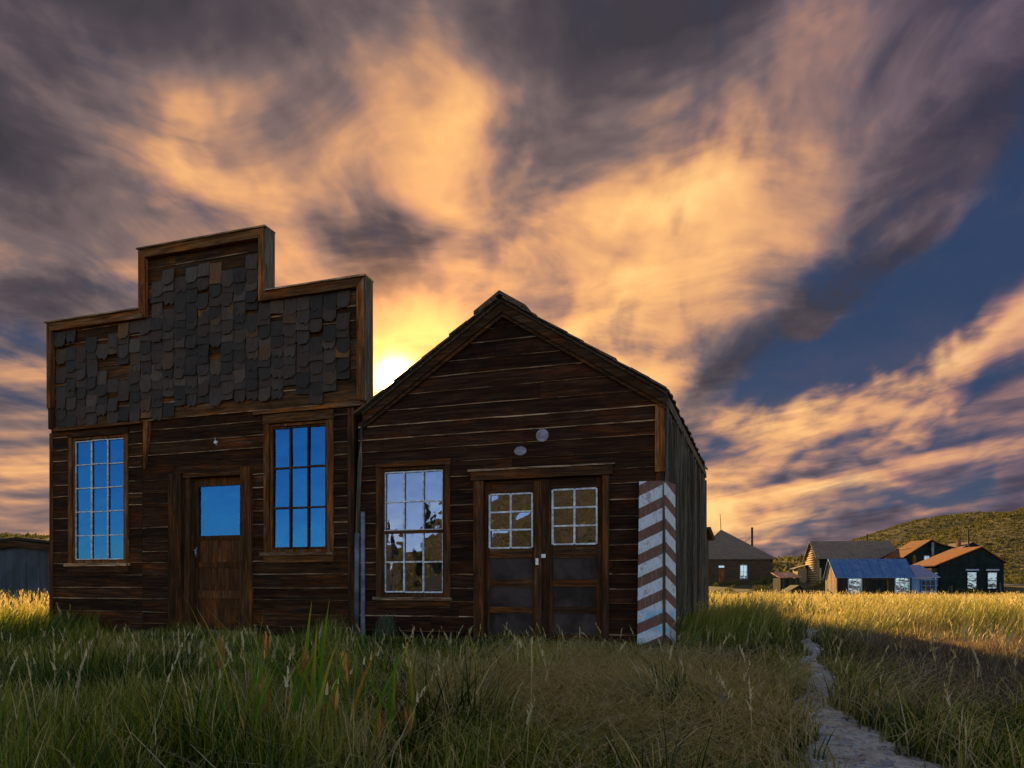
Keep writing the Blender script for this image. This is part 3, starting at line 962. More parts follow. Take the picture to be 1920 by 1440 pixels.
MB().box(0.03, 0.06, 0.0, 6.0, EZ - 0.13, EZ - 0.03, 0.004).to('eave_board', M_GREYV, rf)

window(shop, W3[0], W3[1], W3[2], W3[3], 3, 4, -0.004, 0.075, (M_DARKV, M_DARKH), M_GLASS2, M_WHITE, 0.018, split=2, head=0.07)
# paired doors
c0, c1 = fx(890), fx(908)
c2, c3 = fx(1131), fx(1143)
MB().box(c0, c1, -0.05, 0.01, 0.0, DD[3], 0.004).to('door_casing', M_DARKV, shop)
MB().box(c2, c3, -0.05, 0.01, 0.0, DD[3], 0.004).to('door_casing', M_DARKV, shop)
MB().box(c0 - 0.03, c3 + 0.04, -0.065, 0.01, DD[3] + 0.003, DD[3] + 0.11, 0.004).to('door_head', M_DARKH, shop)
MB().box(c0 - 0.06, c3 + 0.07, -0.09, 0.01, DD[3] + 0.113, DD[3] + 0.135, 0.004).to('drip_board', M_EDGE, shop)
yd = 0.03
mid = fx(1013, yd)
gl = (fx(918, yd), fx(998, yd), fz(958, 1027, yd), fz(958, 926, yd))
gr = (fx(1036, yd), fx(1119, yd), fz(1077, 1020, yd), fz(1077, 917, yd))
for (x0, x1, gg, px) in ((c1 + 0.004, mid - 0.003, gl, 958), (mid + 0.003, c2 - 0.004, gr, 1077)):
    q = [fz(px, v, yd) for v in (1190, 1150, 1138, 1100, 1086, 1046)]
    d_ = door(shop, x0, x1, 0.02, DD[3] - 0.004, yd, 0.1, [(q[0], q[1]), (q[2], q[3]), (q[4], q[5])], gg, 2, 3, (M_DARKV, M_DARKH), M_PANEL, M_GLASS2, M_WHITE, 0.010)
    if px > 1000:
        hs = MB().box(mid - 0.07, mid + 0.07, yd - 0.014, yd - 0.003, fz(1013, 1046, yd), fz(1013, 1039, yd))
        zc = fz(1013, 1050, yd)
        hs.tube([(mid - 0.035, yd - 0.02, zc + 0.02), (mid - 0.035, yd - 0.02, zc - 0.06)], 0.020, 8)
        hs.to('hasp', M_PORC, d_)
    else:
        MB().box(x1 - 0.065, x1 + 0.02, yd - 0.022, yd - 0.002, 0.03, DD[3] - 0.02, 0.003).to('astragal', M_DARKV, d_)
MB().box(c0 - 0.1, c3 + 0.1, -0.22, 0.02, -0.1, 0.018, 0.01).to('door_step', M_STONE, shop)
# tin discs nailed to the front
for (px, py, rx, rz_) in ((1018, 817, 12.5, 12.5), (977, 846, 12.5, 9)):
    x, z = fx(px), fz(px, py)
    r1, r2 = rx * 0.0063, rz_ * 0.0061
    pts = [(x + r1 * math.cos(2 * math.pi * k / 20), -0.030, z + r2 * math.sin(2 * math.pi * k / 20)) for k in range(20)]
    MB().prism(pts, (0, 0.006, 0)).to('tin_disc', M_TIN, shop)
# corner boards
MB().box(fx(1229), 0.012, -0.045, 0.0, fz(1236, 885), EZ - 0.10, 0.003).to('corner_board', M_TRIM_V, shop)
MB().box(fx(1231), 0.008, -0.034, 0.0, fz(1236, 990), fz(1236, 887), 0.003).to('corner_board', M_DARKV, shop)
MB().box(0.014, 0.045, -0.03, 0.07, 0.0, EZ - 0.12, 0.003).to('corner_board', M_GREYV, shop)
# striped corner: front board and a splayed side board, painted in slanting bands
ptop, pw = fz(1222, 903, -0.07), 0.30
pst = thing('striped_post', 'red and white striped barber post boxed round the shop corner', 'barber post', (CX, CY, 0), RZ)
fbm = MB().hexa([(-pw, -0.012, 0), (0, -0.012, 0), (0, 0.012, 0), (-pw, 0.012, 0), (-pw, -0.012, ptop), (0, -0.012, ptop), (0, 0.012, ptop), (-pw, 0.012, ptop)])
fb = fbm.to('front_board', M_STRIPE, pst)
fb.location = (fx(1245, -0.09) , -0.09, 0.0)
fb.rotation_euler = (0, math.radians(0.7), 0)
# the side board's own x runs away from the corner with the paint slanting down
sbm = MB().hexa([(-0.26, -0.012, 0), (0, -0.012, 0), (0, 0.012, 0), (-0.26, 0.012, 0), (-0.26, -0.012, ptop - 0.02), (0, -0.012, ptop), (0, 0.012, ptop), (-0.26, 0.012, ptop - 0.02)])
sb = sbm.to('side_board', M_STRIPE, pst)
sb.location = (fx(1245, -0.09) + 0.016, -0.092, 0.0)
sb.rotation_euler = (math.radians(0.0), math.radians(0.7), math.radians(180 + 72))
MB().box(-0.016, 0.014, -0.016, 0.014, 0.0, ptop - 0.03, 0.002).to('corner_strip', M_GREYV, pst).location = (fx(1245, -0.09) + 0.002, -0.094, 0.0)
# lean-to at the back
lt = MB().prism([(-3.8, 5.96, 0), (-0.02, 5.96, 0), (-0.02, 5.96, 1.62), (-3.8, 5.96, 1.62)], (0, 1.4, 0)).to('lean_to', M_INNER, shop)
planks_upright(lt, 5.97, 7.36, 0.0, 1.62, -0.02, M_GREYV, 0.10, 0.18, 'y', 0.03)
MB().hexa([(-3.9, 5.97, 1.74), (0.10, 5.97, 1.74), (0.10, 7.45, 1.60), (-3.9, 7.45, 1.60), (-3.9, 5.97, 1.78), (0.14, 5.97, 1.78), (0.14, 7.45, 1.64), (-3.9, 7.45, 1.64)]).to('lean_to_roof', M_SHAKE, lt)

# ------------------------------------------------------------------ land
PADS = [  # (x, y, z, radius): levels of the far ground
    (0, 6, 0.0, 9), (-8, 12, 0.0, 8), (4, 16, -0.02, 7), (9, 24, -0.12, 8), (14, 34, -0.30, 9), (20, 44, -0.42, 9), (29, 58, -0.42, 9), (39, 62, -0.15, 9),
    (22, 50, -0.40, 8), (26, 88, 0.50, 9), (36, 81, 1.25, 7), (24, 70, 0.10, 6), (31, 72, 0.35, 5), (45, 74, 0.9, 8), (60, 62, 0.0, 12), (-16, 24, 0.0, 8), (-30, 34, 0.2, 10), (40, 40, -0.2, 10),
    (0, -10, 0.0, 10), (10, 0, 0.0, 8), (-10, 0, 0, 8)]


def gauss(x, y, cx, cy, sx, sy):
    return np.exp(-((x - cx) ** 2 / (2 * sx * sx) + (y - cy) ** 2 / (2 * sy * sy)))


def ground_z(x, y):
    x = np.asarray(x, dtype=float); y = np.asarray(y, dtype=float)
    W = np.full_like(x, 1e-3); S = np.zeros_like(x)
    for (cx, cy, z, r) in PADS:
        w = np.exp(-((x - cx) ** 2 + (y - cy) ** 2) / (2 * r * r))
        W = W + w; S = S + w * z
    z = S / W
    sx = np.where(x < 298, 80.0, 320.0)
    z = z + 45.0 * np.exp(-((x - 298) ** 2 / (2 * sx * sx) + (y - 480) ** 2 / (2 * 90.0 ** 2)))
    sx = np.where(x < 250, 80.0, 300.0)
    z = z + 36.0 * np.exp(-((x - 250) ** 2 / (2 * sx * sx) + (y - 262) ** 2 / (2 * 62.0 ** 2)))
    z = z + 27.0 * gauss(x, y, 300, 880, 190, 120)
    z = z + 23.0 * gauss(x, y, -260, 320, 130, 70)
    z = z + 3.1 * gauss(x, y, 52, 122, 13, 12) + 2.0 * gauss(x, y, 40, 125, 14, 12)
    # slope behind the viewer that the shop's panes mirror
    az = np.arctan2(x, -y)
    d = np.hypot(x, y)
    z = z + np.where(y < 0, 1.0, 0.0) * 46.0 * np.exp(-((d - 260) / 110.0) ** 2) * np.exp(-((az + 0.50) / 0.28) ** 2)
    near = np.exp(-(d / 40.0) ** 2)
    z = z + near * (0.025 * np.sin(1.7 * x + 0.6 * y) * np.cos(1.3 * y - 0.4 * x) + 0.012 * np.sin(5.1 * x + 2.0) * np.sin(4.3 * y))
    far = np.clip((d - 60) / 200, 0, 1)
    z = z + far * (0.9 * np.sin(x * 0.045 + 1.3) * np.cos(y * 0.037) + 0.5 * np.sin(x * 0.11) * np.sin(y * 0.093 + 2))
    return z


def gz(x, y):
    return float(ground_z(np.array([x]), np.array([y]))[0])


def make_ground_mat():
    m, n, o = new_mat('dry_meadow_earth')
    co = n.new('ShaderNodeTexCoord').outputs['Object']
    a = n.noise(co, 0.11, 6.0, 0.6, 0.5)
    b = n.noise(co, 1.9, 6.0, 0.6, 0.3)
    c = n.noise(co, 22.0, 4.0, 0.6, 0.2)
    col = n.ramp(a, [(0.32, (0.075, 0.068, 0.026)), (0.5, (0.13, 0.105, 0.045)), (0.68, (0.20, 0.15, 0.075))])
    col = n.mix(n.rng(b, 0.40, 0.68), col, (0.040, 0.028, 0.020))
    col = n.mix(n.m('MULTIPLY', n.rng(c, 0.45, 0.7), 0.5), col, (0.13, 0.095, 0.06))
    principled(n, o, col, 0.95, 0.05, 0.0, n.m('ADD', b, n.m('MULTIPLY', c, 0.4)), 0.6, 0.05)
    return m


def axis(n, lo, hi, s):
    a = np.arcsinh(lo / s); b = np.arcsinh(hi / s)
    return s * np.sinh(np.linspace(a, b, n))


gxs, gys = axis(330, -1500, 1700, 9.0), axis(330, -700, 2600, 9.0)
GX, GY = np.meshgrid(gxs, gys)
GZ = ground_z(GX, GY)
nv = np.stack([GX.ravel(), GY.ravel(), GZ.ravel()], 1)
nx_, ny_ = len(gxs), len(gys)
ii = np.arange(nx_ * ny_).reshape(ny_, nx_)
q = np.stack([ii[:-1, :-1].ravel(), ii[:-1, 1:].ravel(), ii[1:, 1:].ravel(), ii[1:, :-1].ravel()], 1)


def fast_mesh(name, V, Fc, mat, attrs=None, smooth=False):
    """V (n,3), Fc (m,k) with one k for all faces"""
    me = bpy.data.meshes.new(name)
    me.vertices.add(len(V)); me.vertices.foreach_set('co', np.ascontiguousarray(V, dtype=np.float32).ravel())
    k = Fc.shape[1]
    me.loops.add(Fc.size); me.loops.foreach_set('vertex_index', np.ascontiguousarray(Fc, dtype=np.int32).ravel())
    me.polygons.add(len(Fc)); me.polygons.foreach_set('loop_start', np.arange(0, Fc.size, k, dtype=np.int32))
    me.materials.append(mat)
    if smooth:
        me.polygons.foreach_set('use_smooth', np.ones(len(Fc), dtype=bool))
    for a, val in (attrs or {}).items():
        at = me.attributes.new(a, 'FLOAT', 'POINT')
        at.data.foreach_set('value', np.ascontiguousarray(val, dtype=np.float32))
    me.update(calc_edges=True)
    return me


ground = lk(bpy.data.objects.new('ground', fast_mesh('ground', nv, q, make_ground_mat(), None, True)), None, kind='structure')

# the footpath: a worn strip of pale gravelly earth
PATH = [(0.9, 1.0, 0.26), (1.08, 2.0, 0.25), (1.30, 2.9, 0.22), (1.52, 3.5, 0.16), (1.72, 4.2, 0.14), (2.12, 5.2, 0.11), (2.70, 6.7, 0.10), (3.30, 8.2, 0.10), (3.95, 9.8, 0.12), (4.7, 12.0, 0.2), (6.1, 15.5, 0.2), (8.5, 20, 0.22)]
PT = np.array(PATH)


def path_at(y):
    return np.interp(y, PT[:, 1], PT[:, 0]) + 0.05 * np.sin(np.asarray(y) * 2.7) + 0.02 * np.sin(np.asarray(y) * 7.1), np.interp(y, PT[:, 1], PT[:, 2])


def make_path_mat():
    m, n, o = new_mat('pale_trodden_earth')
    co = n.new('ShaderNodeTexCoord').outputs['Object']
    ac = n.new('ShaderNodeAttribute', attribute_name='across').outputs['Fac']
    a = n.noise(co, 4.0, 7.0, 0.70, 0.6)
    b = n.noise(co, 34.0, 5.0, 0.65, 0.2)
    col = n.ramp(a, [(0.28, (0.16, 0.105, 0.08)), (0.42, (0.54, 0.44, 0.36)), (0.56, (0.82, 0.73, 0.62))])
    col = n.mix(n.m('MULTIPLY', n.rng(b, 0.50, 0.66), 0.6), col, (0.16, 0.11, 0.085))
    e = n.m('ADD', n.m('ABSOLUTE', ac), n.m('MULTIPLY', n.m('SUBTRACT', n.noise(co, 7.0, 6.0, 0.7, 0.5), 0.5), 1.5))
    col = n.mix(n.rng(e, 0.60, 0.95), col, (0.040, 0.026, 0.018))
    principled(n, o, col, 0.92, 0.1, 0.0, n.m('ADD', a, b), 1.0, 0.035)
    return m


ys = np.linspace(1.0, 20, 320)
cxp, wp = path_at(ys)
V, Fq, AC = [], [], []
K = 13
for i, y in enumerate(ys):
    for k in range(K):
        u = (k / (K - 1)) * 2 - 1
        ww = wp[i] * 1.45 * (1 + 0.22 * math.sin(y * 7.3 + (2 if u > 0 else 0)) + 0.14 * math.sin(y * 17.0 + (4 if u > 0 else 1)))
        x = cxp[i] + u * ww
        V.append((x, y, gz(x, y) + 0.012 - 0.02 * u ** 4 + 0.006 * math.sin(19 * x + 13 * y) + 0.004 * math.sin(47 * x + 39 * y)))
        AC.append(u)
        if i and k:
            a = i * K + k
            Fq.append((a - K - 1, a - K, a, a - 1))
lk(bpy.data.objects.new('path', fast_mesh('path', np.array(V), np.array(Fq), make_path_mat(), {'across': np.array(AC)}, True)), None, kind='structure')
M_PEB = plain('pale_slaty_stone', (0.40, 0.37, 0.38), 0.85, 0.2, 0.0, 0.4, 11.0)
pb = MB()
for _ in range(1300):
    y = 1.6 + 9.5 * random.random() ** 1.9
    cx, wv = (float(t) for t in path_at(y))
    x = cx + random.gauss(0, 0.5) * wv
    s = random.uniform(0.004, 0.012) if random.random() < 0.93 else random.uniform(0.014, 0.030)
    a = random.uniform(0, math.pi)
    zz = gz(x, y) + 0.010
    P = []
    for lv, sc in ((-0.3, 1.0), (0.45, 0.75)):
        for (u, w_) in ((-1, -1), (1, -1), (1, 1), (-1, 1)):
            uu, vv = u * s * 1.5 * random.uniform(0.7, 1.2) * sc, w_ * s * random.uniform(0.7, 1.2) * sc
            P.append((x + uu * math.cos(a) - vv * math.sin(a), y + uu * math.sin(a) + vv * math.cos(a), zz + lv * s * random.uniform(0.4, 0.8)))
    pb.hexa(P)
pb.to('path_gravel', M_PEB, None, kind='stuff', label='pale slaty gravel scattered along the narrow footpath', category='gravel')

# a strip of road beyond the right-hand houses
M_ROAD = plain('road_gravel', (0.17, 0.16, 0.18), 0.9, 0.1, 0.0, 0.2, 0.6)
V, Fq = [], []
for i in range(40):
    x = 44 + i * 2.0
    for k, y in enumerate((74.0, 76.0, 78.0, 80.0)):
        V.append((x, y, gz(x, y) + 0.05))
        if i and k:
            a = i * 4 + k
            Fq.append((a - 5, a - 1, a, a - 4))
obj('road', V, Fq, M_ROAD, None, None, True, kind='structure')


# ------------------------------------------------------------------ far houses
def far_window(parent, x0, x1, z0, z1, y, cols, rows, glass, munt, cap=None):
    f = MB()
    t = 0.06
    f.box(x0 - t, x0, y - 0.05, y + 0.03, z0 - t, z1 + t)
    f.box(x1, x1 + t, y - 0.05, y + 0.03, z0 - t, z1 + t)
    f.box(x0, x1, y - 0.045, y + 0.03, z1, z1 + t)
    f.box(x0, x1, y - 0.045, y + 0.03, z0 - t, z0)
    w_ = f.to('window', munt, parent)
    for i in range(cols):
        for k in range(rows):
            a, b = x0 + (x1 - x0) * i / cols, x0 + (x1 - x0) * (i + 1) / cols
            c, d = z0 + (z1 - z0) * k / rows, z0 + (z1 - z0) * (k + 1) / rows
            MB().box(a + 0.02, b - 0.02, y - 0.02, y - 0.01, c + 0.02, d - 0.02).to('pane', glass, w_)
    m = MB()
    for i in range(1, cols):
        a = x0 + (x1 - x0) * i / cols
        m.box(a - 0.022, a + 0.022, y - 0.035, y - 0.022, z0, z1)
    for k in range(1, rows):
        c = z0 + (z1 - z0) * k / rows
        m.box(x0, x1, y - 0.033, y - 0.0225, c - 0.022, c + 0.022)
    if m.v:
        m.to('muntins', munt, w_)
    if cap:
        MB().box(x0 - 0.16, x1 + 0.16, y - 0.10, y + 0.01, z1 + 0.13, z1 + 0.26).to('cap', cap, w_)
    return w_


def gable_mesh(x0, x1, y0, y1, z0, ze, zr, ridge='x', rpos=0.5):
    if ridge == 'x':
        ym = y0 + (y1 - y0) * rpos
        p = [(x0, y0, z0), (x0, y1, z0), (x0, y1, ze), (x0, ym, zr), (x0, y0, ze)][::-1]
        return MB().prism(p, (x1 - x0, 0, 0))
    xm = x0 + (x1 - x0) * rpos
    return MB().prism([(x0, y0, z0), (x1, y0, z0), (x1, y0, ze), (xm, y0, zr), (x0, y0, ze)], (0, y1 - y0, 0))


def gable_roof(parent, x0, x1, y0, y1, ze, zr, ridge, mat, ov=0.25, t=0.07, rpos=0.5, name='roof', courses=0):
    m = MB()
    if ridge == 'x':
        ym = y0 + (y1 - y0) * rpos
        for ye, s in ((y0, -1), (y1, 1)):
            k = (zr - ze) / abs(ym - ye)
            yo, zo = ye + s * ov, ze - k * ov
            q = [(x0 - ov, yo, zo), (x1 + ov, yo, zo), (x1 + ov, ym, zr), (x0 - ov, ym, zr)]
            if s > 0: q = [q[1], q[0], q[3], q[2]]
            m.hexa(q + [(a, b, c + t) for a, b, c in q])
            for c in range(courses):
                f0, f1 = c / courses, (c + 1) / courses
                u0 = (yo + (ym - yo) * f0, zo + (zr - zo) * f0 + t)
                u1 = (yo + (ym - yo) * f1, zo + (zr - zo) * f1 + t)
                xs_ = np.linspace(x0 - ov, x1 + ov, 16)
                for xa, xb in zip(xs_[:-1], xs_[1:]):
                    e = random.uniform(0.02, 0.06)
                    qq = [(xa, u0[0], u0[1]), (xb - 0.02, u0[0], u0[1]), (xb - 0.02, u1[0], u1[1]), (xa, u1[0], u1[1])]
                    if s > 0: qq = [qq[1], qq[0], qq[3], qq[2]]
                    m.hexa(qq + [(qq[0][0], qq[0][1], qq[0][2] + e), (qq[1][0], qq[1][1], qq[1][2] + e), (qq[2][0], qq[2][1], qq[2][2] + 0.004), (qq[3][0], qq[3][1], qq[3][2] + 0.004)])
    else:
        xm = x0 + (x1 - x0) * rpos
        for xe, s in ((x0, -1), (x1, 1)):
            k = (zr - ze) / abs(xm - xe)
            xo, zo = xe + s * ov, ze - k * ov
            q = [(xo, y0 - ov, zo), (xm, y0 - ov, zr), (xm, y1 + ov, zr), (xo, y1 + ov, zo)]
            if s > 0: q = [q[1], q[0], q[3], q[2]]
            m.hexa(q + [(a, b, c + t) for a, b, c in q])
    return m.to(name, mat, parent)


def X(px, D):
    return (px - 960) / 1400.0 * D


def Z(py, D):
    return EYE + (1095 - py) * D / 1400.0


M_FGLASS = make_glass('far_window_glass', 0.32, (0.42, 0.62, 1.0), 0.06)
M_FWHITE = plain('far_white_paint', (0.48, 0.50, 0.55), 0.7, 0.2)

# house with a pyramid roof and flagpole
D = 88.0
ox, oy, oz = X(1352, D + 4.75), D, gz(X(1352, D), D + 3)
hip = thing('pyramid_roof_house', 'brown clapboard house with a pyramid roof topped by a thin pole', 'house', (ox, oy, oz))
hw = 4.75
zE, zR = Z(1047, D) - oz, Z(993, D + 4.8) - oz
MB().box(-hw, hw, 0, 9.5, -0.4, zE).to('wall', M_FARH, hip)
clap = MB()
z = 0.0
while z < zE - 0.2:
    clap.box(-hw - 0.005, hw + 0.005, -0.03, -0.002, z, z + 0.15)
    z += 0.16
clap.to('clapboards', M_FARH, hip, kind='stuff')
e = 0.35
pr = MB().add([(-hw - e, -e, zE), (hw + e, -e, zE), (hw + e, 9.5 + e, zE), (-hw - e, 9.5 + e, zE), (0, 4.75, zR), (-hw - e, -e, zE - 0.12), (hw + e, -e, zE - 0.12), (hw + e, 9.5 + e, zE - 0.12), (-hw - e, 9.5 + e, zE - 0.12)],
         [(0, 1, 4), (1, 2, 4), (2, 3, 4), (3, 0, 4), (8, 7, 6, 5), (0, 5, 6, 1), (1, 6, 7, 2), (2, 7, 8, 3), (3, 8, 5, 0)]).to('roof', M_FARROOF, hip)
MB().tube([(0, 4.75, zR - 0.2), (-0.12, 4.75, zR + 1.95)], [0.05, 0.03], 8).to('pole', M_DARK, pr)
cxh = X(1410, D + 5) - ox
MB().tube([(cxh, 5, zE + 0.6), (cxh, 5, Z(989, D + 5) - oz)], 0.15, 10).to('stovepipe', M_DARK, pr)
MB().tube([(cxh, 5, Z(1006, D + 5) - oz), (X(1395, D + 5) - ox, 5, Z(1017, D + 5) - oz)], 0.035, 6).to('stay', M_DARK, pr)
far_window(hip, X(1388, D) - ox, X(1400, D) - ox, Z(1085, D) - oz, Z(1060, D) - oz, -0.04, 2, 2, M_FGLASS, M_FWHITE)
dd = MB().box(X(1347, D) - ox, X(1358, D) - ox, -0.09, -0.035, Z(1097, D) - oz, Z(1067, D) - oz).to('door', M_TRIM_V, hip)
far_window(hip, X(1347, D) - ox, X(1358, D) - ox, Z(1064.5, D) - oz, Z(1060.5, D) - oz, -0.04, 1, 1, M_FGLASS, M_FARH)
MB().box(X(1331, D) - ox, X(1333, D) - ox, -0.1, -0.035, Z(1090, D) - oz, Z(1062, D) - oz).to('trim', M_TRIM_V, hip)

# shed beside it
D = 90.0
sx = X(1437, D)
so = gz(sx, D)
sh1 = thing('lean_shed', 'small plank shed with stovepipe at the side of the pyramid-roofed house', 'shed', (sx, D, so))
gable_mesh(-0.68, 0.68, 0, 2.5, -0.4, Z(1066, D) - so, Z(1060, D) - so, 'y').to('wall', M_FARWALL, sh1)
gable_roof(sh1, -0.68, 0.68, 0, 2.5, Z(1066, D) - so, Z(1060, D) - so, 'y', M_FARROOF, 0.15, 0.06)
MB().tube([(0.62, 1.2, 1.0), (0.62, 1.2, Z(1055, D) - so)], 0.09, 8).to('stovepipe', M_DARK, sh1)

# log house, its gable end in the sun
D = 80.0
lx = X(1535, D)
lo = gz(lx + 3, D + 1)
lg = thing('log_house', 'long house with brown shingle roof and a sunlit golden log gable end', 'house', (lx, D, lo), math.radians(-8))
zE, zR = Z(1044, D) - lo, Z(1016, D + 2.5) - lo
Lw = X(1671, D) - lx
gable_mesh(0, Lw, 0, 5, -0.6, zE, zR, 'x').to('wall', M_GREENW, lg)
logs = MB()
z = -0.1
while z < zR - 0.1:
    yy0, yy1 = (0.0, 5.0) if z < zE else (2.5 * (z - zE + 0.25) / (zR - zE), 5 - 2.5 * (z - zE + 0.25) / (zR - zE))
    if yy1 - yy0 > 0.3:
        logs.tube([(-0.04, yy0 - 0.08, z + 0.12), (-0.04 + random.uniform(-0.03, 0.02), 2.5, z + 0.12 + random.uniform(-0.02, 0.02)), (-0.04, yy1 + 0.08, z + 0.12)], random.uniform(0.11, 0.14), 7)
    z += 0.25
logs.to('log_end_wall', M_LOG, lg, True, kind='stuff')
gable_roof(lg, 0, Lw, 0, 5, zE, zR, 'x', M_FARROOF, 0.35, 0.07, courses=9)
far_window(lg, X(1552, D) - lx, X(1564, D) - lx, Z(1069, D) - lo, Z(1047, D) - lo, -0.04, 2, 2, M_FGLASS, M_FWHITE)
far_window(lg, X(1590, D) - lx, X(1601, D) - lx, Z(1066, D) - lo, Z(1046, D) - lo, -0.04, 2, 2, M_FGLASS, M_FWHITE)
far_window(lg, X(1640, D) - lx, X(1650, D) - lx, Z(1066, D) - lo, Z(1046, D) - lo, -0.04, 2, 2, M_FGLASS, M_FWHITE)
for k in range(9):
    MB().box(0.3 + k * 0.32, 0.55 + k * 0.32, -0.10, -0.04, -0.3, random.uniform(0.6, 0.95)).to('skirt_plank', M_GREYV, lg)
MB().box(0.02, 0.22, -0.20, -0.045, -0.2, Z(1065, D) - lo).to('corner_post', M_LOG, lg)
MB().tube([(X(1614, D + 3) - lx, 3, zR - 0.5), (X(1613, D + 3) - lx, 3, Z(1002, D + 3) - lo)], 0.06, 8).to('stovepipe', M_DARK, lg)
# its low side room toward the bank
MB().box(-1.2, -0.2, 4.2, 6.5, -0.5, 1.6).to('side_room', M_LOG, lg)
MB().hexa([(-1.5, 4.0, 1.55), (-0.1, 4.0, 1.95), (-0.1, 6.8, 1.95), (-1.5, 6.8, 1.55), (-1.5, 4.0, 1.62), (-0.1, 4.0, 2.02), (-0.1, 6.8, 2.02), (-1.5, 6.8, 1.62)]).to('side_room_roof', M_FARROOF, lg)

# little shed with the rusty roof, and the kennel before it
D = 66.0
rx = X(1481, D)
ro = gz(rx, D)
rs = thing('privy_shed', 'small upright plank shed under a rusty red metal roof', 'shed', (rx, D, ro))
MB().box(-0.85, 0.85, 0, 1.8, -0.5, Z(1084, D) - ro).to('wall', M_FARWALL, rs)
for k in range(9):
    MB().box(-0.85 + k * 0.19, -0.69 + k * 0.19, -0.04 - 0.01 * (k % 2), -0.003, -0.4, Z(1085, D) - ro).to('plank', M_GREYV if k % 3 == 1 else M_FARWALL, rs)
MB().hexa([(-1.0, -0.2, Z(1083.5, D) - ro), (1.0, -0.2, Z(1083.5, D) - ro), (1.0, 2.0, Z(1074, D) - ro), (-1.0, 2.0, Z(1074, D) - ro), (-1.0, -0.2, Z(1082.5, D) - ro), (1.0, -0.2, Z(1082.5, D) - ro), (1.0, 2.0, Z(1072.5, D) - ro), (-1.0, 2.0, Z(1072.5, D) - ro)]).to('roof', M_RUSTY, rs)
D = 56.0
kx = X(1497, D)
ko = gz(kx, D)
kn = thing('kennel_shed', 'tiny gabled hut half sunk in grass before the rusty-roofed shed', 'shed', (kx, D, ko))
gable_mesh(-0.75, 0.75, 0, 1.4, -0.4, Z(1109, D) - ko, Z(1098, D) - ko, 'y').to('wall', M_FARWALL, kn)
gable_roof(kn, -0.75, 0.75, 0, 1.4, Z(1109, D) - ko, Z(1098, D) - ko, 'y', M_GREYV, 0.15, 0.04)
for k in range(6):
    MB().box(-0.7 + k * 0.24, -0.5 + k * 0.24, -0.03, -0.003, -0.2, Z(1110, D) - ko).to('plank', M_FARWALL, kn)

# cabin with the blue metal roof
D = 60.0
bx = X(1570, D)
bo = gz(bx + 2.5, D)
cb = thing('blue_roof_cabin', 'dark plank cabin under a long blue metal roof with paned windows', 'cabin', (bx, D, bo), math.radians(-7))
zE, zR = Z(1080, D) - bo, Z(1049, D + 1.9) - bo
Lw = X(1702, D) - bx
gable_mesh(0, Lw, 0, 3.0, -0.4, zE, zR, 'x', 0.6).to('wall', M_FARWALL, cb)
for k in range(16):
    y0_ = k * 0.19
    zt = zE + (zR - zE) * (y0_ / 1.8 if y0_ < 1.8 else (3.0 - y0_) / 1.2) - 0.05
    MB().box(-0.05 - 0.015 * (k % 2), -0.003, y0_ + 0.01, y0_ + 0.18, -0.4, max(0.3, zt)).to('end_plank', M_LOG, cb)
for k in range(29):
    xa = k * Lw / 29
    MB().box(xa + 0.008, xa + Lw / 29 - 0.008, -0.03 - 0.012 * (k % 2), -0.003, -0.3, zE - 0.03).to('plank', M_FARWALL, cb)
rfb = gable_roof(cb, 0, Lw, 0, 3.0, zE, zR, 'x', M_METAL, 0.22, 0.04, 0.6)
for k in range(9):
    xa = -0.2 + k * (Lw + 0.4) / 8.0
    sl = (zR - zE) / 1.8
    MB().hexa([(xa - 0.02, -0.22, zE - sl * 0.22 + 0.045), (xa + 0.02, -0.22, zE - sl * 0.22 + 0.045), (xa + 0.02, 1.8, zR + 0.045), (xa - 0.02, 1.8, zR + 0.045), (xa - 0.02, -0.22, zE - sl * 0.22 + 0.075), (xa + 0.02, -0.22, zE - sl * 0.22 + 0.075), (xa + 0.02, 1.8, zR + 0.075), (xa - 0.02, 1.8, zR + 0.075)]).to('seam', M_METAL, rfb)
far_window(cb, X(1590, D) - bx, X(1612, D) - bx, Z(1113, D) - bo, Z(1085, D) - bo, -0.06, 3, 3, M_FGLASS, M_FWHITE)
far_window(cb, X(1673, D) - bx, X(1696, D) - bx, Z(1120, D) - bo, Z(1083, D) - bo, -0.06, 3, 4, M_FGLASS, M_FWHITE)
MB().box(X(1633, D) - bx, X(1656, D) - bx, -0.09, -0.05, -0.2, Z(1087, D) - bo).to('door', M_GREENW, cb)
MB().box(X(1657, D) - bx, X(1660.5, D) - bx, -0.11, -0.05, -0.2, Z(1086, D) - bo).to('door_post', M_TRIM_V, cb)
MB().box(X(1631, D) - bx, X(1658, D) - bx, -0.13, -0.05, Z(1086.5, D) - bo, Z(1085.5, D) - bo).to('door_head', M_TRIM_H, cb)

# metal annex
D = 60.0
ax0, ax1 = X(1705, D), X(1757, D)
ao = gz(ax0 + 1, D)
an = thing('metal_annex', 'pale lilac sheet-metal annex with one dark window, joined to the cabin', 'shed', (ax0, D, ao))
MB().box(0, ax1 - ax0, 0.02, 2.2, -0.4, Z(1085, D) - ao).to('wall', M_METAL, an)
MB().hexa([(-0.1, -0.2, Z(1085, D) - ao), (ax1 - ax0 + 0.15, -0.2, Z(1083, D) - ao), (ax1 - ax0 - 0.3, 2.0, Z(1060, D + 2) - ao), (-0.2, 2.0, Z(1061, D + 2) - ao), (-0.1, -0.2, Z(1084, D) - ao), (ax1 - ax0 + 0.15, -0.2, Z(1082, D) - ao), (ax1 - ax0 - 0.3, 2.0, Z(1059, D + 2) - ao), (-0.2, 2.0, Z(1060, D + 2) - ao)]).to('roof', M_METAL2, an)
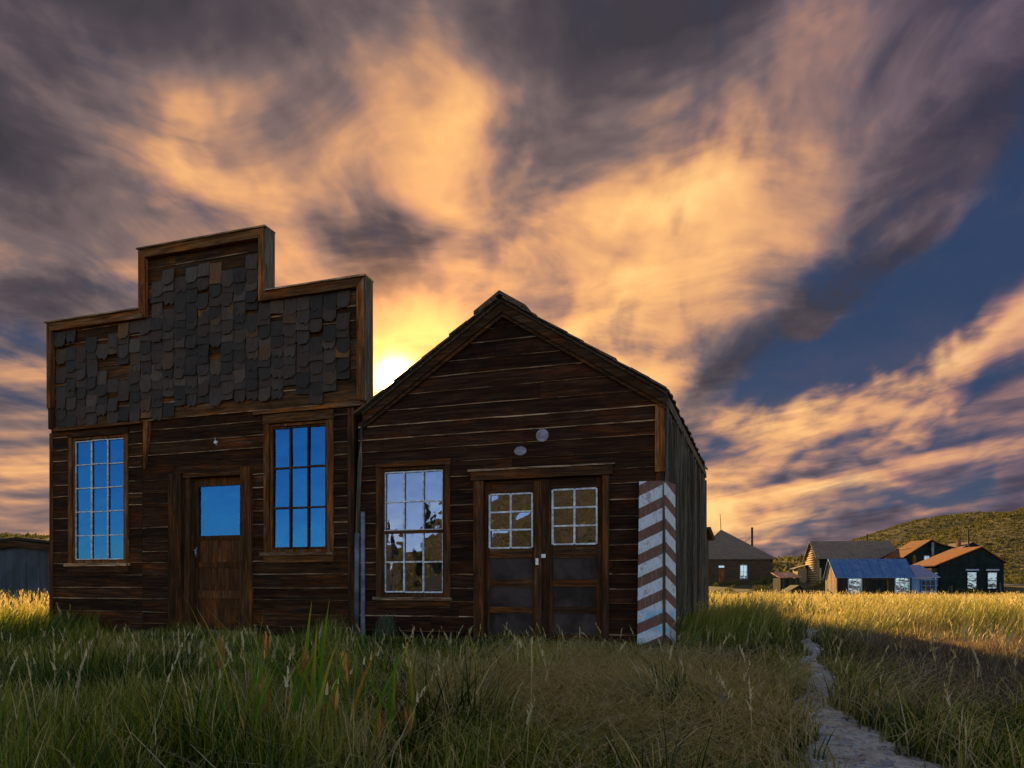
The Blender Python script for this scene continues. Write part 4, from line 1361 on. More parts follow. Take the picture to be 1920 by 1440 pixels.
far_window(an, X(1727, D) - ax0, X(1752, D) - ax0, Z(1108, D) - ao, Z(1088, D) - ao, -0.02, 3, 2, M_DARK, M_METAL)
MB().box(X(1720, D) - ax0, ax1 - ax0, -0.10, 0.0, Z(1113, D) - ao, Z(1110.5, D) - ao).to('sill', M_METAL2, an)

# dark house with the rusty roof slope, gable towards the meadow
D = 63.0
hx0, hx1 = X(1762, D), X(1882, D)
ho = gz((hx0 + hx1) / 2, D)
dh = thing('dark_gable_house', 'green-black gabled house with two capped white windows and an orange roof slope', 'house', (hx0, D, ho))
Wd = hx1 - hx0
xm = X(1839, D) - hx0
zEl, zEr, zR = Z(1058, D) - ho, Z(1054, D) - ho, Z(1026, D) - ho
MB().prism([(0, 0, -0.5), (Wd, 0, -0.5), (Wd, 0, zEr), (xm, 0, zR), (0, 0, zEl)], (0, 4.0, 0)).to('wall', M_GREENW, dh)
gb = MB()
z = -0.2
while z < zR - 0.25:
    lo_ = 0.0 if z < zEl else xm * (z + 0.2 - zEl) / (zR - zEl)
    hi_ = Wd if z < zEr else Wd - (Wd - xm) * (z + 0.2 - zEr) / (zR - zEr)
    gb.box(lo_ + 0.01, hi_ - 0.01, -0.03, -0.002, z, z + 0.185)
    z += 0.2
gb.to('front_boards', M_GREENW, dh, kind='stuff')
r_ = MB()
for (xa, za, xb, zb) in ((-0.5, zEl - 0.16, xm, zR), (xm, zR, Wd + 0.2, zEr - 0.1)):
    r_.hexa([(xa, -0.2, za), (xb, -0.2, zb), (xb, 4.1, zb), (xa, 4.1, za), (xa, -0.2, za + 0.08), (xb, -0.2, zb + 0.08), (xb, 4.1, zb + 0.08), (xa, 4.1, za + 0.08)])
rr = r_.to('roof', M_REDROOF, dh)
for (a, b) in ((1813, 1830), (1851, 1868)):
    far_window(dh, X(a, D) - hx0, X(b, D) - hx0, Z(1104, D) - ho, Z(1073, D) - ho, -0.05, 1, 2, M_FGLASS, M_FARWALL, M_METAL2)
MB().box(X(1757, D) - hx0 - 0.3, 0.0, 0.3, 3.5, -0.4, Z(1065, D) - ho).to('side_room', M_FARH, dh)
far_window(dh, X(1757.5, D) - hx0, X(1763, D) - hx0 - 0.05, Z(1097, D) - ho, Z(1075, D) - ho, 0.28, 1, 2, M_FGLASS, M_FWHITE)

# taller house behind
D = 74.0
tx0, tx1 = X(1700, D), X(1830, D)
to = gz((tx0 + tx1) / 2, D)
th = thing('steep_gable_house', 'dark house with a steep orange roof slope and pale stovepipe behind the gabled one', 'house', (tx0, D, to))
xm = X(1744, D) - tx0
Wd = tx1 - tx0
zR = Z(1013, D) - to
MB().prism([(0, 0, -0.5), (Wd, 0, -0.5), (Wd, 0, Z(1040, D) - to), (xm + 1.0, 0, Z(1021, D) - to), (xm, 0, zR), (0, 0, Z(1042, D) - to)], (0, 3.6, 0)).to('wall', M_GREENW, th)
r_ = MB()
prof = [(-0.45, Z(1046, D) - to), (xm, zR), (xm + 1.0, Z(1021, D) - to), (Wd + 0.2, Z(1040, D) - to)]
for (xa, za), (xb, zb) in zip(prof[:-1], prof[1:]):
    r_.hexa([(xa, -0.25, za), (xb, -0.25, zb), (xb, 3.7, zb), (xa, 3.7, za), (xa, -0.25, za + 0.08), (xb, -0.25, zb + 0.08), (xb, 3.7, zb + 0.08), (xa, 3.7, za + 0.08)])
r_.to('roof', M_REDROOF, th)
MB().tube([(X(1746, D) - tx0, -0.25, Z(1052, D) - to), (X(1746, D) - tx0, -0.25, Z(1017, D) - to)], 0.13, 10).to('stovepipe', M_TIN, th, True)
far_window(th, X(1733, D) - tx0, X(1742, D) - tx0, Z(1056, D) - to, Z(1043, D) - to, -0.03, 2, 2, M_FGLASS, M_FWHITE)
MB().box(X(1711, D) - tx0, X(1717, D) - tx0, -0.08, -0.002, 0.5, Z(1041, D) - to).to('corner_board', M_TRIM_V, th)
D = 78.0
wx = X(1690, D)
wo = gz(wx, D)
wg = thing('low_wing', 'low dark-roofed wing between the log house and the steep-roofed house', 'house', (wx, D, wo))
gable_mesh(-1.7, 1.6, 0, 3, -0.4, Z(1046, D) - wo, Z(1024, D) - wo, 'y', 0.95).to('wall', M_GREENW, wg)
gable_roof(wg, -1.7, 1.6, 0, 3, Z(1046, D) - wo, Z(1024, D) - wo, 'y', M_FARWALL, 0.15, 0.06, 0.95)
D = 84.0
qx = X(1822, D)
qo = gz(qx, D)
qh = thing('chimney_house', 'house behind the orange roofs showing only its gable tip and brick chimney', 'house', (qx, D, qo))
gable_mesh(-2.4, 2.4, 0, 4, -0.4, Z(1040, D) - qo, Z(1017, D) - qo, 'y').to('wall', M_GREENW, qh)
gable_roof(qh, -2.4, 2.4, 0, 4, Z(1040, D) - qo, Z(1017, D) - qo, 'y', M_FARROOF, 0.2, 0.08)
MB().box(X(1806, D) - qx, X(1812, D) - qx, 1.0, 1.4, 1.0, Z(1011, D) - qo).box(X(1805.4, D) - qx, X(1812.6, D) - qx, 0.95, 1.45, Z(1013, D) - qo, Z(1012, D) - qo).to('chimney', M_BRICK, qh)
D = 72.0
pp = thing('utility_pole', 'dark leaning pole rising behind the orange roof slope', 'pole', (X(1820, D), D, gz(X(1820, D), D)))
MB().tube([(0, 0, 0), (-0.25, 0, Z(993, D) - gz(X(1820, D), D))], [0.10, 0.07], 8).to('shaft', M_DARK, pp)
for k, (px, py, D, lean, lb) in enumerate(((1784, 1098, 58, 0.02, 'short grey fence post before the dark gabled house'), (1877, 1093, 60, -0.10, 'leaning grey fence post at the corner of the dark gabled house'))):
    x = X(px, D)
    o_ = gz(x, D)
    fp = thing('fence_post', lb, 'post', (x, D, o_))
    MB().tube([(0, 0, -0.2), (lean, 0, Z(py, D) - o_)], [0.07, 0.06], 6).to('shaft', M_GREYV, fp)

# shed of upright iron sheets at the far left
D = 22.0
lx = X(38, D)
lo = gz(lx, D)
ls = thing('iron_sheet_shed', 'low gabled shed of upright blue-black iron sheets left of the false front', 'shed', (lx, D, lo))
zE, zR = Z(1030, D) - lo, Z(1013, D) - lo
gable_mesh(-2.6, 2.6, 0, 4, -0.3, zE - 0.16, zR - 0.08, 'y').to('wall', M_DARK, ls)
M_IRONSH = make_corrugated('blue_black_iron_sheet', (0.030, 0.036, 0.045), (0.055, 0.065, 0.090))
for k in range(26):
    xa = -2.6 + k * 0.2
    zt = zR - (zR - zE) * abs(xa + 0.1) / 2.6 - 0.12
    MB().hexa([(xa + 0.01, -0.03, 0), (xa + 0.19, -0.02, 0), (xa + 0.19, -0.003, 0), (xa + 0.01, -0.003, 0), (xa + 0.01, -0.04 - 0.02 * random.random(), zt), (xa + 0.19, -0.02, zt), (xa + 0.19, -0.003, zt), (xa + 0.01, -0.003, zt)]).to('iron_sheet', M_IRONSH, ls)
gable_roof(ls, -2.6, 2.6, 0, 4, zE, zR, 'y', M_FARWALL, 0.2, 0.08)
for s in (-1, 1):
    p = [(0, zR - 0.02), (s * 2.8, zE - 0.06), (s * 2.8, zE - 0.24), (0, zR - 0.2)]
    if s > 0: p = p[::-1]
    MB().prism([(a, -0.25, b) for a, b in p], (0, 0.03, 0)).to('barge_board', M_DARKH, ls)

# ------------------------------------------------------------------ grass and plants
def make_grass_mat(name, stops, trans=0.45, gloss=0.022):
    m, n, o = new_mat(name)
    a = n.new('ShaderNodeAttribute', attribute_name='hue')
    t = n.new('ShaderNodeAttribute', attribute_name='tip')
    c = n.ramp(a.outputs['Fac'], stops)
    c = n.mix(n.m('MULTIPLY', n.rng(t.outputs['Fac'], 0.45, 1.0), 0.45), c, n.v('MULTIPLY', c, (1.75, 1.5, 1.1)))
    d = n.new('ShaderNodeBsdfDiffuse')
    n.put(d.inputs[0], c)
    tr = n.new('ShaderNodeBsdfTranslucent')
    n.put(tr.inputs[0], n.v('MULTIPLY', c, (1.25, 1.15, 0.7)))
    x = n.new('ShaderNodeMixShader')
    x.inputs[0].default_value = trans
    n.t.links.new(d.outputs[0], x.inputs[1]); n.t.links.new(tr.outputs[0], x.inputs[2])
    g = n.new('ShaderNodeBsdfGlossy')
    g.inputs['Color'].default_value = (0.8, 0.8, 0.8, 1); g.inputs['Roughness'].default_value = 0.35
    x2 = n.new('ShaderNodeMixShader')
    x2.inputs[0].default_value = gloss
    n.t.links.new(x.outputs[0], x2.inputs[1]); n.t.links.new(g.outputs[0], x2.inputs[2])
    n.t.links.new(x2.outputs[0], o.inputs[0])
    return m


G_STOPS = [(0.0, (0.006, 0.024, 0.004)), (0.16, (0.022, 0.060, 0.006)), (0.36, (0.150, 0.190, 0.015)), (0.58, (0.28, 0.235, 0.040)), (0.74, (0.55, 0.46, 0.27)), (0.82, (0.46, 0.36, 0.20)), (0.88, (0.19, 0.135, 0.120)), (1.0, (0.060, 0.042, 0.042))]
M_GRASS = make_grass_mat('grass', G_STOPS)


def lf(x, y, f, s):
    """cheap smooth random field in 0..1"""
    v = np.zeros_like(x)
    for k in range(4):
        a = s * 1.7 + k * 2.399
        fx_, fy_ = f * (1 + 0.37 * k) * math.cos(a), f * (1 + 0.37 * k) * math.sin(a)
        v += np.sin(fx_ * x + fy_ * y + s * 3.1 + k * 1.3)
    return 0.5 + v / 6.0


def clear_of(x, y, pw=1.0):
    """keep blades off the path and out of the buildings"""
    cx, w = path_at(y)
    rr = rng.random(len(x))
    onp = np.abs(x - cx) < w * (pw + 0.7 * (rr - 0.5) + 0.9 * (lf(x, y, 9.0, 2.2) - 0.5))
    onp &= (y < 11.0)
    lx = (x - CX) * ca_ + (y - CY) * sa_
    ly = -(x - CX) * sa_ + (y - CY) * ca_
    inb = (lx > LX0 - 0.02) & (lx < 0.03) & (ly > -0.03) & (ly < 7.5)
    inb |= (lx > fx(880)) & (lx < fx(1150)) & (ly > -0.24) & (ly < 0.1)
    return ~(onp | inb)


def blades(x, y, h, w, bend, az, hue, wind=0.0, z=None):
    n = len(x)
    z = ground_z(x, y) if z is None else z
    z = z - 0.01
    ts = np.array([0.0, 0.38, 0.72, 1.0])
    wt = np.array([1.0, 0.85, 0.5, 0.0])
    dx, dy = np.cos(az), np.sin(az)
    sx_, sy_ = -dy, dx
    fa = rng.uniform(-0.9, 0.9, n)                    # the blade's width need not be square to its bend
    px_, py_ = sx_ * np.cos(fa) + dx * np.sin(fa), sy_ * np.cos(fa) + dy * np.sin(fa)
    V = np.zeros((n, 7, 3), dtype=np.float32)
    tip = np.zeros((n, 7), dtype=np.float32)
    for i, t in enumerate(ts):
        hor = bend * h * t ** 1.8
        up = h * t * np.sqrt(np.clip(1 - (bend * 0.75 * t) ** 2, 0.04, 1))
        cx = x + dx * hor + wind * h * t ** 2
        cy = y + dy * hor
        if i < 3:
            for k, s in ((0, -1), (1, 1)):
                V[:, 2 * i + k, 0] = cx + s * px_ * w * wt[i] * 0.5
                V[:, 2 * i + k, 1] = cy + s * py_ * w * wt[i] * 0.5
                V[:, 2 * i + k, 2] = z + up
                tip[:, 2 * i + k] = t
        else:
            V[:, 6, 0], V[:, 6, 1], V[:, 6, 2] = cx, cy, z + up
            tip[:, 6] = 1
    tri = np.array([[0, 1, 3], [0, 3, 2], [2, 3, 5], [2, 5, 4], [4, 5, 6]])
    Fc = (np.arange(n)[:, None, None] * 7 + tri[None]).reshape(-1, 3)
    return V.reshape(-1, 3), Fc, np.repeat(hue, 7), tip.ravel()


def join(parts):
    Vs, Fs, Hs, Ts, b = [], [], [], [], 0
    for V, Fc, H, T in parts:
        Vs.append(V); Fs.append(Fc + b); Hs.append(H); Ts.append(T); b += len(V)
    return np.concatenate(Vs), np.concatenate(Fs), np.concatenate(Hs), np.concatenate(Ts)


def grass_object(name, parts, label, mat=None):
    V, Fc, H, T = join(parts)
    return lk(bpy.data.objects.new(name, fast_mesh(name, V, Fc, mat or M_GRASS, {'hue': H, 'tip': T})), None, kind='stuff', label=label, category='grass')


def wedge(n, k0, k1, d0, d1, power=1.0):
    """points spread evenly over the ground between two bearings"""
    u = rng.random(n)
    d = np.sqrt(d0 ** 2 + (d1 ** 2 - d0 ** 2) * u) if power == 1.0 else d0 + (d1 - d0) * u ** power
    k = rng.uniform(k0, k1, n)
    return k * d, d


def seed_heads(x, y, h, lean, hue, z=None, s=1.0, nl=9):
    """thin stems carrying a plume of small husks near the top"""
    n = len(x)
    z = ground_z(x, y) if z is None else z
    az = rng.uniform(0, 2 * np.pi, n)
    parts = [blades(x, y, h, 0.0035 * s * np.ones(n), lean, az, hue, z=z)]
    for k in range(nl):
        t = 0.70 + 0.30 * k / (nl - 1)
        hor = lean * h * t ** 1.8
        bx = x + np.cos(az) * hor; by = y + np.sin(az) * hor
        bz = z + h * t * np.sqrt(np.clip(1 - (lean * 0.75 * t) ** 2, 0.04, 1))
        a2 = az + rng.uniform(-1.6, 1.6, n)
        hh = rng.uniform(0.018, 0.040, n) * s * (1.25 - 0.5 * (k / nl))
        parts.append(blades(bx, by, hh, hh * 0.28, rng.uniform(0.2, 0.7, n), a2, hue, z=bz))
    return join(parts)


def path_side(x, y):
    return x - path_at(y)[0]


def zone_hue(x, y):
    """dry straw in the trampled middle, brown low growth to the right, green at the left and along the path"""
    ps = path_side(x, y)
    straw = np.exp(-((x - 0.35 - 0.05 * y) / 0.9) ** 2) * np.exp(-((y - 4.6) / 1.6) ** 2) * np.clip(2.6 * (lf(x, y, 3.1, 1.1) - 0.28), 0.1, 1)
    brown = 1 / (1 + np.exp(-(ps - 0.30) / 0.12)) * (y < 13) * np.clip((y - 3.1) / 0.8, 0, 1)
    brown = np.maximum(brown, np.exp(-((x - 1.75) / 1.0) ** 2 - ((y - 6.9) / 1.1) ** 2))
    edge = np.exp(-((np.abs(ps) - 0.42) / 0.25) ** 2)
    h = 0.27 + 0.46 * (lf(x, y, 1.5, 2.0) - 0.5) + 0.30 * (lf(x, y, 4.7, 7.0) - 0.5) + rng.normal(0, 0.15, len(x))
    h = np.where(rng.random(len(x)) < straw * 0.9, np.where(rng.random(len(x)) < 0.50, rng.uniform(0.0, 0.22, len(x)), rng.uniform(0.66, 0.80, len(x))), h)
    h = np.where(rng.random(len(x)) < brown * 0.97, 0.92 + rng.normal(0, 0.06, len(x)), h)
    h = np.where((rng.random(len(x)) < edge * 0.6 * np.where(ps < 0, 1.0, 0.35)), rng.uniform(0.02, 0.28, len(x)), h)
    dry = rng.random(len(x)) < 0.12 * (1 - 0.6 * brown)
    return np.clip(np.where(dry, rng.uniform(0.6, 0.82, len(x)), h), 0, 1), straw, brown


parts = []
# foreground turf
x, y = wedge(150000, -0.80, 0.80, 1.5, 10.5)
k = clear_of(x, y); x, y = x[k], y[k]
hue, straw, brown = zone_hue(x, y)
clump = lf(x, y, 5.5, 4.0) * 0.6 + lf(x, y, 2.1, 9.0) * 0.4
h = (0.06 + 0.42 * clump ** 2) * rng.uniform(0.6, 1.35, len(x))
h *= 1 - 0.45 * straw
h *= 1 - 0.62 * brown
lxw = -(x - CX) * sa_ + (y - CY) * ca_
h *= np.where((lxw > -3.2) & (x < 1.9), np.clip(0.42 + 0.5 * (lf(x, y, 2.7, 3.3) - 0.45), 0.3, 0.75), 1.0)
bend = np.clip(rng.normal(0.45, 0.22, len(x)) + 0.42 * straw + 0.2 * brown, 0.05, 1.25)
az = rng.uniform(0, 2 * np.pi, len(x)) * 0.6 + 5.2 * lf(x, y, 1.9, 1.0)
parts.append(blades(x, y, h, rng.uniform(0.003, 0.0095, len(x)) * (1 + 0.3 * straw), bend, az, hue))
# fine short undergrowth
x, y = wedge(90000, -0.80, 0.80, 1.5, 9.0)
k = clear_of(x, y, 1.0); x, y = x[k], y[k]
hue, straw, brown = zone_hue(x, y)
parts.append(blades(x, y, rng.uniform(0.05, 0.15, len(x)), rng.uniform(0.002, 0.005, len(x)), np.clip(rng.normal(0.8, 0.3, len(x)), 0.1, 1.3), rng.uniform(0, 6.28, len(x)), np.clip(hue * 0.8 - 0.06 * (hue < 0.6) + 0.22 * (hue > 0.84), 0, 1)))
# straw lying nearly flat
x, y = rng.normal(0.55, 0.75, 20000), rng.normal(4.4, 1.1, 20000)
k = clear_of(x, y, 1.2) & (y > 1.6); x, y = x[k], y[k]
parts.append(blades(x, y, rng.uniform(0.18, 0.42, len(x)), rng.uniform(0.004, 0.008, len(x)), np.clip(rng.normal(1.15, 0.12, len(x)), 0.8, 1.35), 3.4 + 2.6 * lf(x, y, 2.3, 6.0) + rng.normal(0, 0.5, len(x)), np.clip(rng.normal(0.70, 0.10, len(x)), 0.4, 0.82)))
# taller clumps at the left and bottom
x, y = wedge(46000, -0.78, 0.12, 1.7, 6.5)
k = lf(x, y, 4.3, 5.0) > 0.52; x, y = x[k], y[k]
fall = np.clip(1.15 - (x + 0.35 * y) * 0.35, 0.35, 1.15)
h = rng.uniform(0.18, 0.40, len(x)) * np.clip(fall, 0.4, 1) * np.clip(1.2 - 0.12 * y, 0.5, 1)
parts.append(blades(x, y, h, rng.uniform(0.003, 0.007, len(x)), np.clip(rng.normal(0.35, 0.2, len(x)), 0.03, 1), rng.uniform(0, 6.28, len(x)), np.clip(rng.normal(0.33, 0.15, len(x)) + 0.5 * (lf(x, y, 2.9, 1.7) - 0.5), 0.05, 0.76)))
x, y = wedge(5000, 0.30, 0.80, 1.6, 3.6)
k = clear_of(x, y, 1.3) & (path_side(x, y) > 0.1); x, y = x[k], y[k]
parts.append(blades(x, y, rng.uniform(0.10, 0.24, len(x)), rng.uniform(0.004, 0.007, len(x)), np.clip(rng.normal(0.6, 0.2, len(x)), 0.05, 1.2), rng.uniform(0, 6.28, len(x)), np.clip(rng.normal(0.15, 0.1, len(x)), 0.0, 0.5)))
grass_object('foreground_grass', parts, 'mixed green and straw-coloured grass growing before the two wooden buildings')

# seed-bearing grass in the foreground
parts = []
x, y = wedge(170, -0.75, 0.10, 2.2, 8.0)
k = clear_of(x, y); x, y = x[k], y[k]
parts.append(seed_heads(x, y, rng.uniform(0.30, 0.56, len(x)) * np.clip(1.25 - 0.09 * y, 0.5, 1), np.clip(rng.normal(0.3, 0.15, len(x)), 0.02, 0.8), np.clip(rng.normal(0.72, 0.08, len(x)), 0.5, 0.85)))
x, y = wedge(150, 0.10, 0.75, 2.6, 9.5)
k = clear_of(x, y); x, y = x[k], y[k]
parts.append(seed_heads(x, y, rng.uniform(0.18, 0.38, len(x)), np.clip(rng.normal(0.4, 0.2, len(x)), 0.02, 0.9), np.clip(rng.normal(0.80, 0.07, len(x)), 0.6, 0.95)))
grass_object('seeding_grass', parts, 'thin dry grass stems with golden seed plumes standing above the turf')

# the sunlit meadow to the right and the strip at the far left
parts = []
for (k0, k1, d0, d1, n, hs, wd) in ((0.22, 0.80, 8.0, 20.0, 52000, 1.0, 0.008), (0.20, 0.78, 18.0, 36.0, 52000, 0.85, 0.013), (0.22, 0.76, 34.0, 57.0, 42000, 0.55, 0.020),
                                    (-0.80, -0.56, 9.5, 21.0, 22000, 0.75, 0.009)):
    x, y = wedge(n, k0, k1, d0, d1)
    k = clear_of(x, y); x, y = x[k], y[k]
    ps = path_side(x, y)
    h = (0.14 + 0.34 * lf(x, y, 0.9, 3.0) ** 1.3 + 0.22 * lf(x, y, 3.1, 5.5) ** 2) * rng.uniform(0.65, 1.3, len(x)) * hs
    low = np.exp(-((y - 8.2) / 2.2) ** 2) * (ps > -0.3)
    h *= 1 - 0.65 * low
    h *= np.where((np.abs(ps) < 0.5) & (y < 16), 0.55, 1.0)
    hue = np.clip(0.43 + 0.34 * (lf(x, y, 0.55, 8.0) - 0.5) + 0.34 * (lf(x, y, 2.3, 4.4) - 0.5) + rng.normal(0, 0.13, len(x)), 0.04, 0.66)
    hue = np.where(rng.random(len(x)) < low * 0.8, 0.90, hue)
    parts.append(blades(x, y, h, wd * rng.uniform(0.6, 1.3, len(x)), np.clip(rng.normal(0.38, 0.16, len(x)), 0.05, 1), rng.normal(0.3, 0.9, len(x)), hue, wind=0.16))
grass_object('meadow_grass', parts, 'tall golden meadow grass between the striped corner and the far houses')
parts = []
for (k0, k1, d0, d1, n, s) in ((0.24, 0.78, 11.0, 24.0, 3000, 1.5), (0.24, 0.76, 22.0, 55.0, 5000, 3.0), (-0.78, -0.58, 10.5, 20.0, 700, 1.6)):
    x, y = wedge(n, k0, k1, d0, d1)
    k = clear_of(x, y); x, y = x[k], y[k]
    parts.append(seed_heads(x, y, rng.uniform(0.34, 0.62, len(x)) * np.clip(1.3 - y / 75.0, 0.6, 1), np.clip(rng.normal(0.32, 0.12, len(x)), 0.02, 0.8), np.clip(rng.normal(0.70, 0.08, len(x)), 0.5, 0.82), s=s, nl=5))
grass_object('meadow_seed_grass', parts, 'golden seed-headed grass nodding over the sunlit meadow')

# sagebrush: hillside cover in one piece
SAGE = [(0.0, (0.045, 0.060, 0.020)), (0.4, (0.10, 0.10, 0.035)), (0.7, (0.17, 0.145, 0.06)), (1.0, (0.26, 0.20, 0.10))]
M_SAGE = make_grass_mat('sagebrush_leaf', SAGE, 0.25, 0.0)


def bush_cloud(x, y, r, hue, nl=7):
    parts = []
    z = ground_z(x, y)
    for k in range(nl):
        a = rng.uniform(0, 6.28, len(x)); e = np.sqrt(rng.random(len(x)))
        bx, by = x + np.cos(a) * e * r * 0.8, y + np.sin(a) * e * r * 0.8
        bz = z + r * 0.55 * (1 - e) * rng.uniform(0.4, 1.1, len(x))
        parts.append(blades(bx, by, r * rng.uniform(0.5, 0.9, len(x)), r * 0.62 * np.ones(len(x)), rng.uniform(0.2, 1.0, len(x)), a, np.clip(hue + rng.normal(0, 0.1, len(x)), 0, 1), z=bz))
    return join(parts)


parts = []
for (k0, k1, d0, d1, n, rlo, rhi) in ((0.40, 0.80, 120, 270, 6000, 0.35, 0.9), (0.34, 0.78, 260, 520, 7000, 0.6, 1.5), (-0.80, -0.55, 60, 330, 1500, 0.6, 1.8), (0.28, 0.50, 92, 180, 900, 0.4, 1.0)):
    x, y = wedge(n, k0, k1, d0, d1)
    parts.append(bush_cloud(x, y, rng.uniform(rlo, rhi, n), np.clip(rng.normal(0.5, 0.14, n), 0, 1), 5))
V, Fc, H, T = join(parts)
lk(bpy.data.objects.new('hillside_sagebrush', fast_mesh('hillside_sagebrush', V, Fc, M_SAGE, {'hue': H, 'tip': T * 0.3})), None, kind='stuff', label='olive sagebrush dotting the hillsides beyond the houses', category='sagebrush')

# hill cover behind the viewer, seen in the panes
aa = rng.uniform(-0.95, 0.10, 9000); dd_ = rng.uniform(90, 300, 9000)
x, y = dd_ * np.sin(aa), -dd_ * np.cos(aa)
V, Fc, H, T = bush_cloud(x, y, rng.uniform(0.3, 0.9, len(x)), np.clip(rng.normal(0.45, 0.22, len(x)), 0, 1), 3)
lk(bpy.data.objects.new('opposite_slope_brush', fast_mesh('opposite_slope_brush', V, Fc, M_SAGE, {'hue': H, 'tip': T * 0.3})), None, kind='stuff', label='brush on the slope across the street mirrored in the shop panes', category='sagebrush')


# shrubs one can pick out among the far houses
def shrub_mesh(seed, n=170):
    r = np.random.default_rng(seed)
    u = r.normal(size=(n, 3)); u /= np.linalg.norm(u, axis=1)[:, None]
    u[:, 2] = np.abs(u[:, 2])
    lump = 1 + 0.28 * np.sin(3 * u[:, 0] + seed) * np.cos(4 * u[:, 1] + seed)
    rad = (0.45 + 0.55 * r.random(n) ** 0.5) * lump
    c = u * rad[:, None] * np.array([1.0, 1.0, 0.75])
    global rng
    keep, rng = rng, r
    V, Fc, H, T = blades(c[:, 0], c[:, 1], r.uniform(0.16, 0.34, n), r.uniform(0.05, 0.11, n), r.uniform(0.2, 1.0, n), np.arctan2(u[:, 1], u[:, 0]), np.clip(r.normal(0.42, 0.16, n), 0, 1), z=c[:, 2])
    rng = keep
    return fast_mesh('foliage', V, Fc, M_SAGE, {'hue': H, 'tip': T * 0.3})


SM = [shrub_mesh(s) for s in (3, 8, 21)]
SHRUBS = []
for k in range(26):
    px = random.uniform(1322, 1560)
    D = random.uniform(62, 86)
    if 1455 < px < 1505 and D < 70: D = 74
    SHRUBS.append((px, D, random.uniform(0.45, 1.0)))
SHRUBS += [(1340, 60, 0.9), (1372, 58, 0.7), (1400, 60, 0.6), (1440, 84, 1.2), (1455, 82, 1.0), (1452, 72, 0.9), (1540, 74, 0.9), (1556, 72, 1.0), (1528, 70, 0.8)]
STEM = MB().tube([(0, 0, -0.1), (0.04, 0.02, 0.25), (0.10, 0.0, 0.5)], [0.06, 0.04, 0.02], 6)
STEM.tube([(0, 0, 0.0), (-0.12, 0.05, 0.45)], [0.04, 0.015], 6)
STEM_ME = mesh('stem', STEM.v, STEM.f, M_DARKV)


def shrub(px, D, s, sz, label, group, k, name='shrub'):
    x = X(px, D)
    t = thing(name, label, 'shrub', (x, D, gz(x, D) - 0.05), random.uniform(0, 6.28), group)
    t.scale = (s, s, sz)
    lk(bpy.data.objects.new('foliage', SM[k % 3]), t)
    lk(bpy.data.objects.new('stem', STEM_ME), t)


for i, (px, D, s) in enumerate(SHRUBS):
    where = 'before the pyramid-roofed house' if px < 1432 else ('behind the rusty-roofed shed' if px < 1506 else 'below the sunlit log gable')
    shrub(px, D, s, s * random.uniform(0.8, 1.1), 'rounded olive shrub on the grassy bank ' + where, 'shrubs on the bank ' + where, i)
shrub(1893, 92, 3.0, 1.3, 'wide dark green shrub at the foot of the hill by the road', None, 1)
shrub(1914, 101, 2.4, 1.0, 'paler roadside shrub at the foot of the hill', None, 2)
shrub(1825, 61.5, 1.1, 0.6, 'green shrub under the capped windows of the dark gabled house', None, 0)

# grey-green sagebrush under the shop window
sx_, sy_ = CX + fx(745) * ca_ + 0.30 * sa_, CY + fx(745) * sa_ - 0.30 * ca_
sg = thing('sagebrush', 'small grey-green sagebrush growing under the many-paned shop window', 'shrub', (sx_, sy_, 0))
r_ = np.random.default_rng(5)
n = 520
a_ = r_.uniform(0, 6.28, n); e_ = np.sqrt(r_.random(n)); hgt = r_.random(n)
M_SAGE2 = make_grass_mat('silver_sage_leaf', [(0.0, (0.06, 0.085, 0.05)), (1.0, (0.13, 0.16, 0.10))], 0.25)
V, Fc, H, T = blades(np.cos(a_) * e_ * 0.17 * (1 - 0.5 * hgt), np.sin(a_) * e_ * 0.12 * (1 - 0.5 * hgt), r_.uniform(0.04, 0.09, n), r_.uniform(0.006, 0.012, n), r_.uniform(0.1, 0.6, n), a_, r_.random(n), z=0.02 + 0.26 * hgt)
lk(bpy.data.objects.new('foliage', fast_mesh('foliage', V, Fc, M_SAGE2, {'hue': H, 'tip': T * 0.2})), sg)
st = MB()
for k in range(9):
    a = k * 0.7
    st.tube([(0, 0, 0), (0.06 * math.cos(a), 0.05 * math.sin(a), 0.14), (0.11 * math.cos(a), 0.08 * math.sin(a), 0.28)], [0.006, 0.004, 0.002], 5)
st.to('stem', M_DARKV, sg)

# two pines across the street, mirrored in the shop window
M_PINE = make_grass_mat('pine_needle', [(0.0, (0.012, 0.022, 0.012)), (1.0, (0.035, 0.050, 0.022))], 0.1)
for (dx, dy, dist, hh, lb) in ((-0.700, -0.714, 95, 8.5, 'dark pointed pine mirrored in the upper panes of the shop window'), (-0.735, -0.678, 120, 9.0, 'taller ragged pine mirrored in the shop window')):
    x0, y0 = dx * dist + 1, dy * dist + 9
    t = thing('pine_tree', lb, 'tree', (x0, y0, gz(x0, y0)))
    MB().tube([(0, 0, -0.3), (0.05, 0, hh * 0.6), (0, 0, hh)], [0.22, 0.12, 0.03], 7).to('trunk', M_DARKV, t)
    m_ = 900
    hgt = r_.random(m_) ** 0.8
    a_ = r_.uniform(0, 6.28, m_); rad = (1 - hgt) * hh * 0.20 * np.sqrt(r_.random(m_)) * (0.7 + 0.3 * np.sin(hgt * 40)) + 0.05
    V, Fc, H, T = blades(np.cos(a_) * rad, np.sin(a_) * rad, r_.uniform(0.4, 0.8, m_), r_.uniform(0.12, 0.25, m_), r_.uniform(0.5, 1.2, m_), a_, r_.random(m_), z=hh * (0.10 + 0.88 * hgt))
    lk(bpy.data.objects.new('crown', fast_mesh('crown', V, Fc, M_PINE, {'hue': H, 'tip': T * 0})), t)


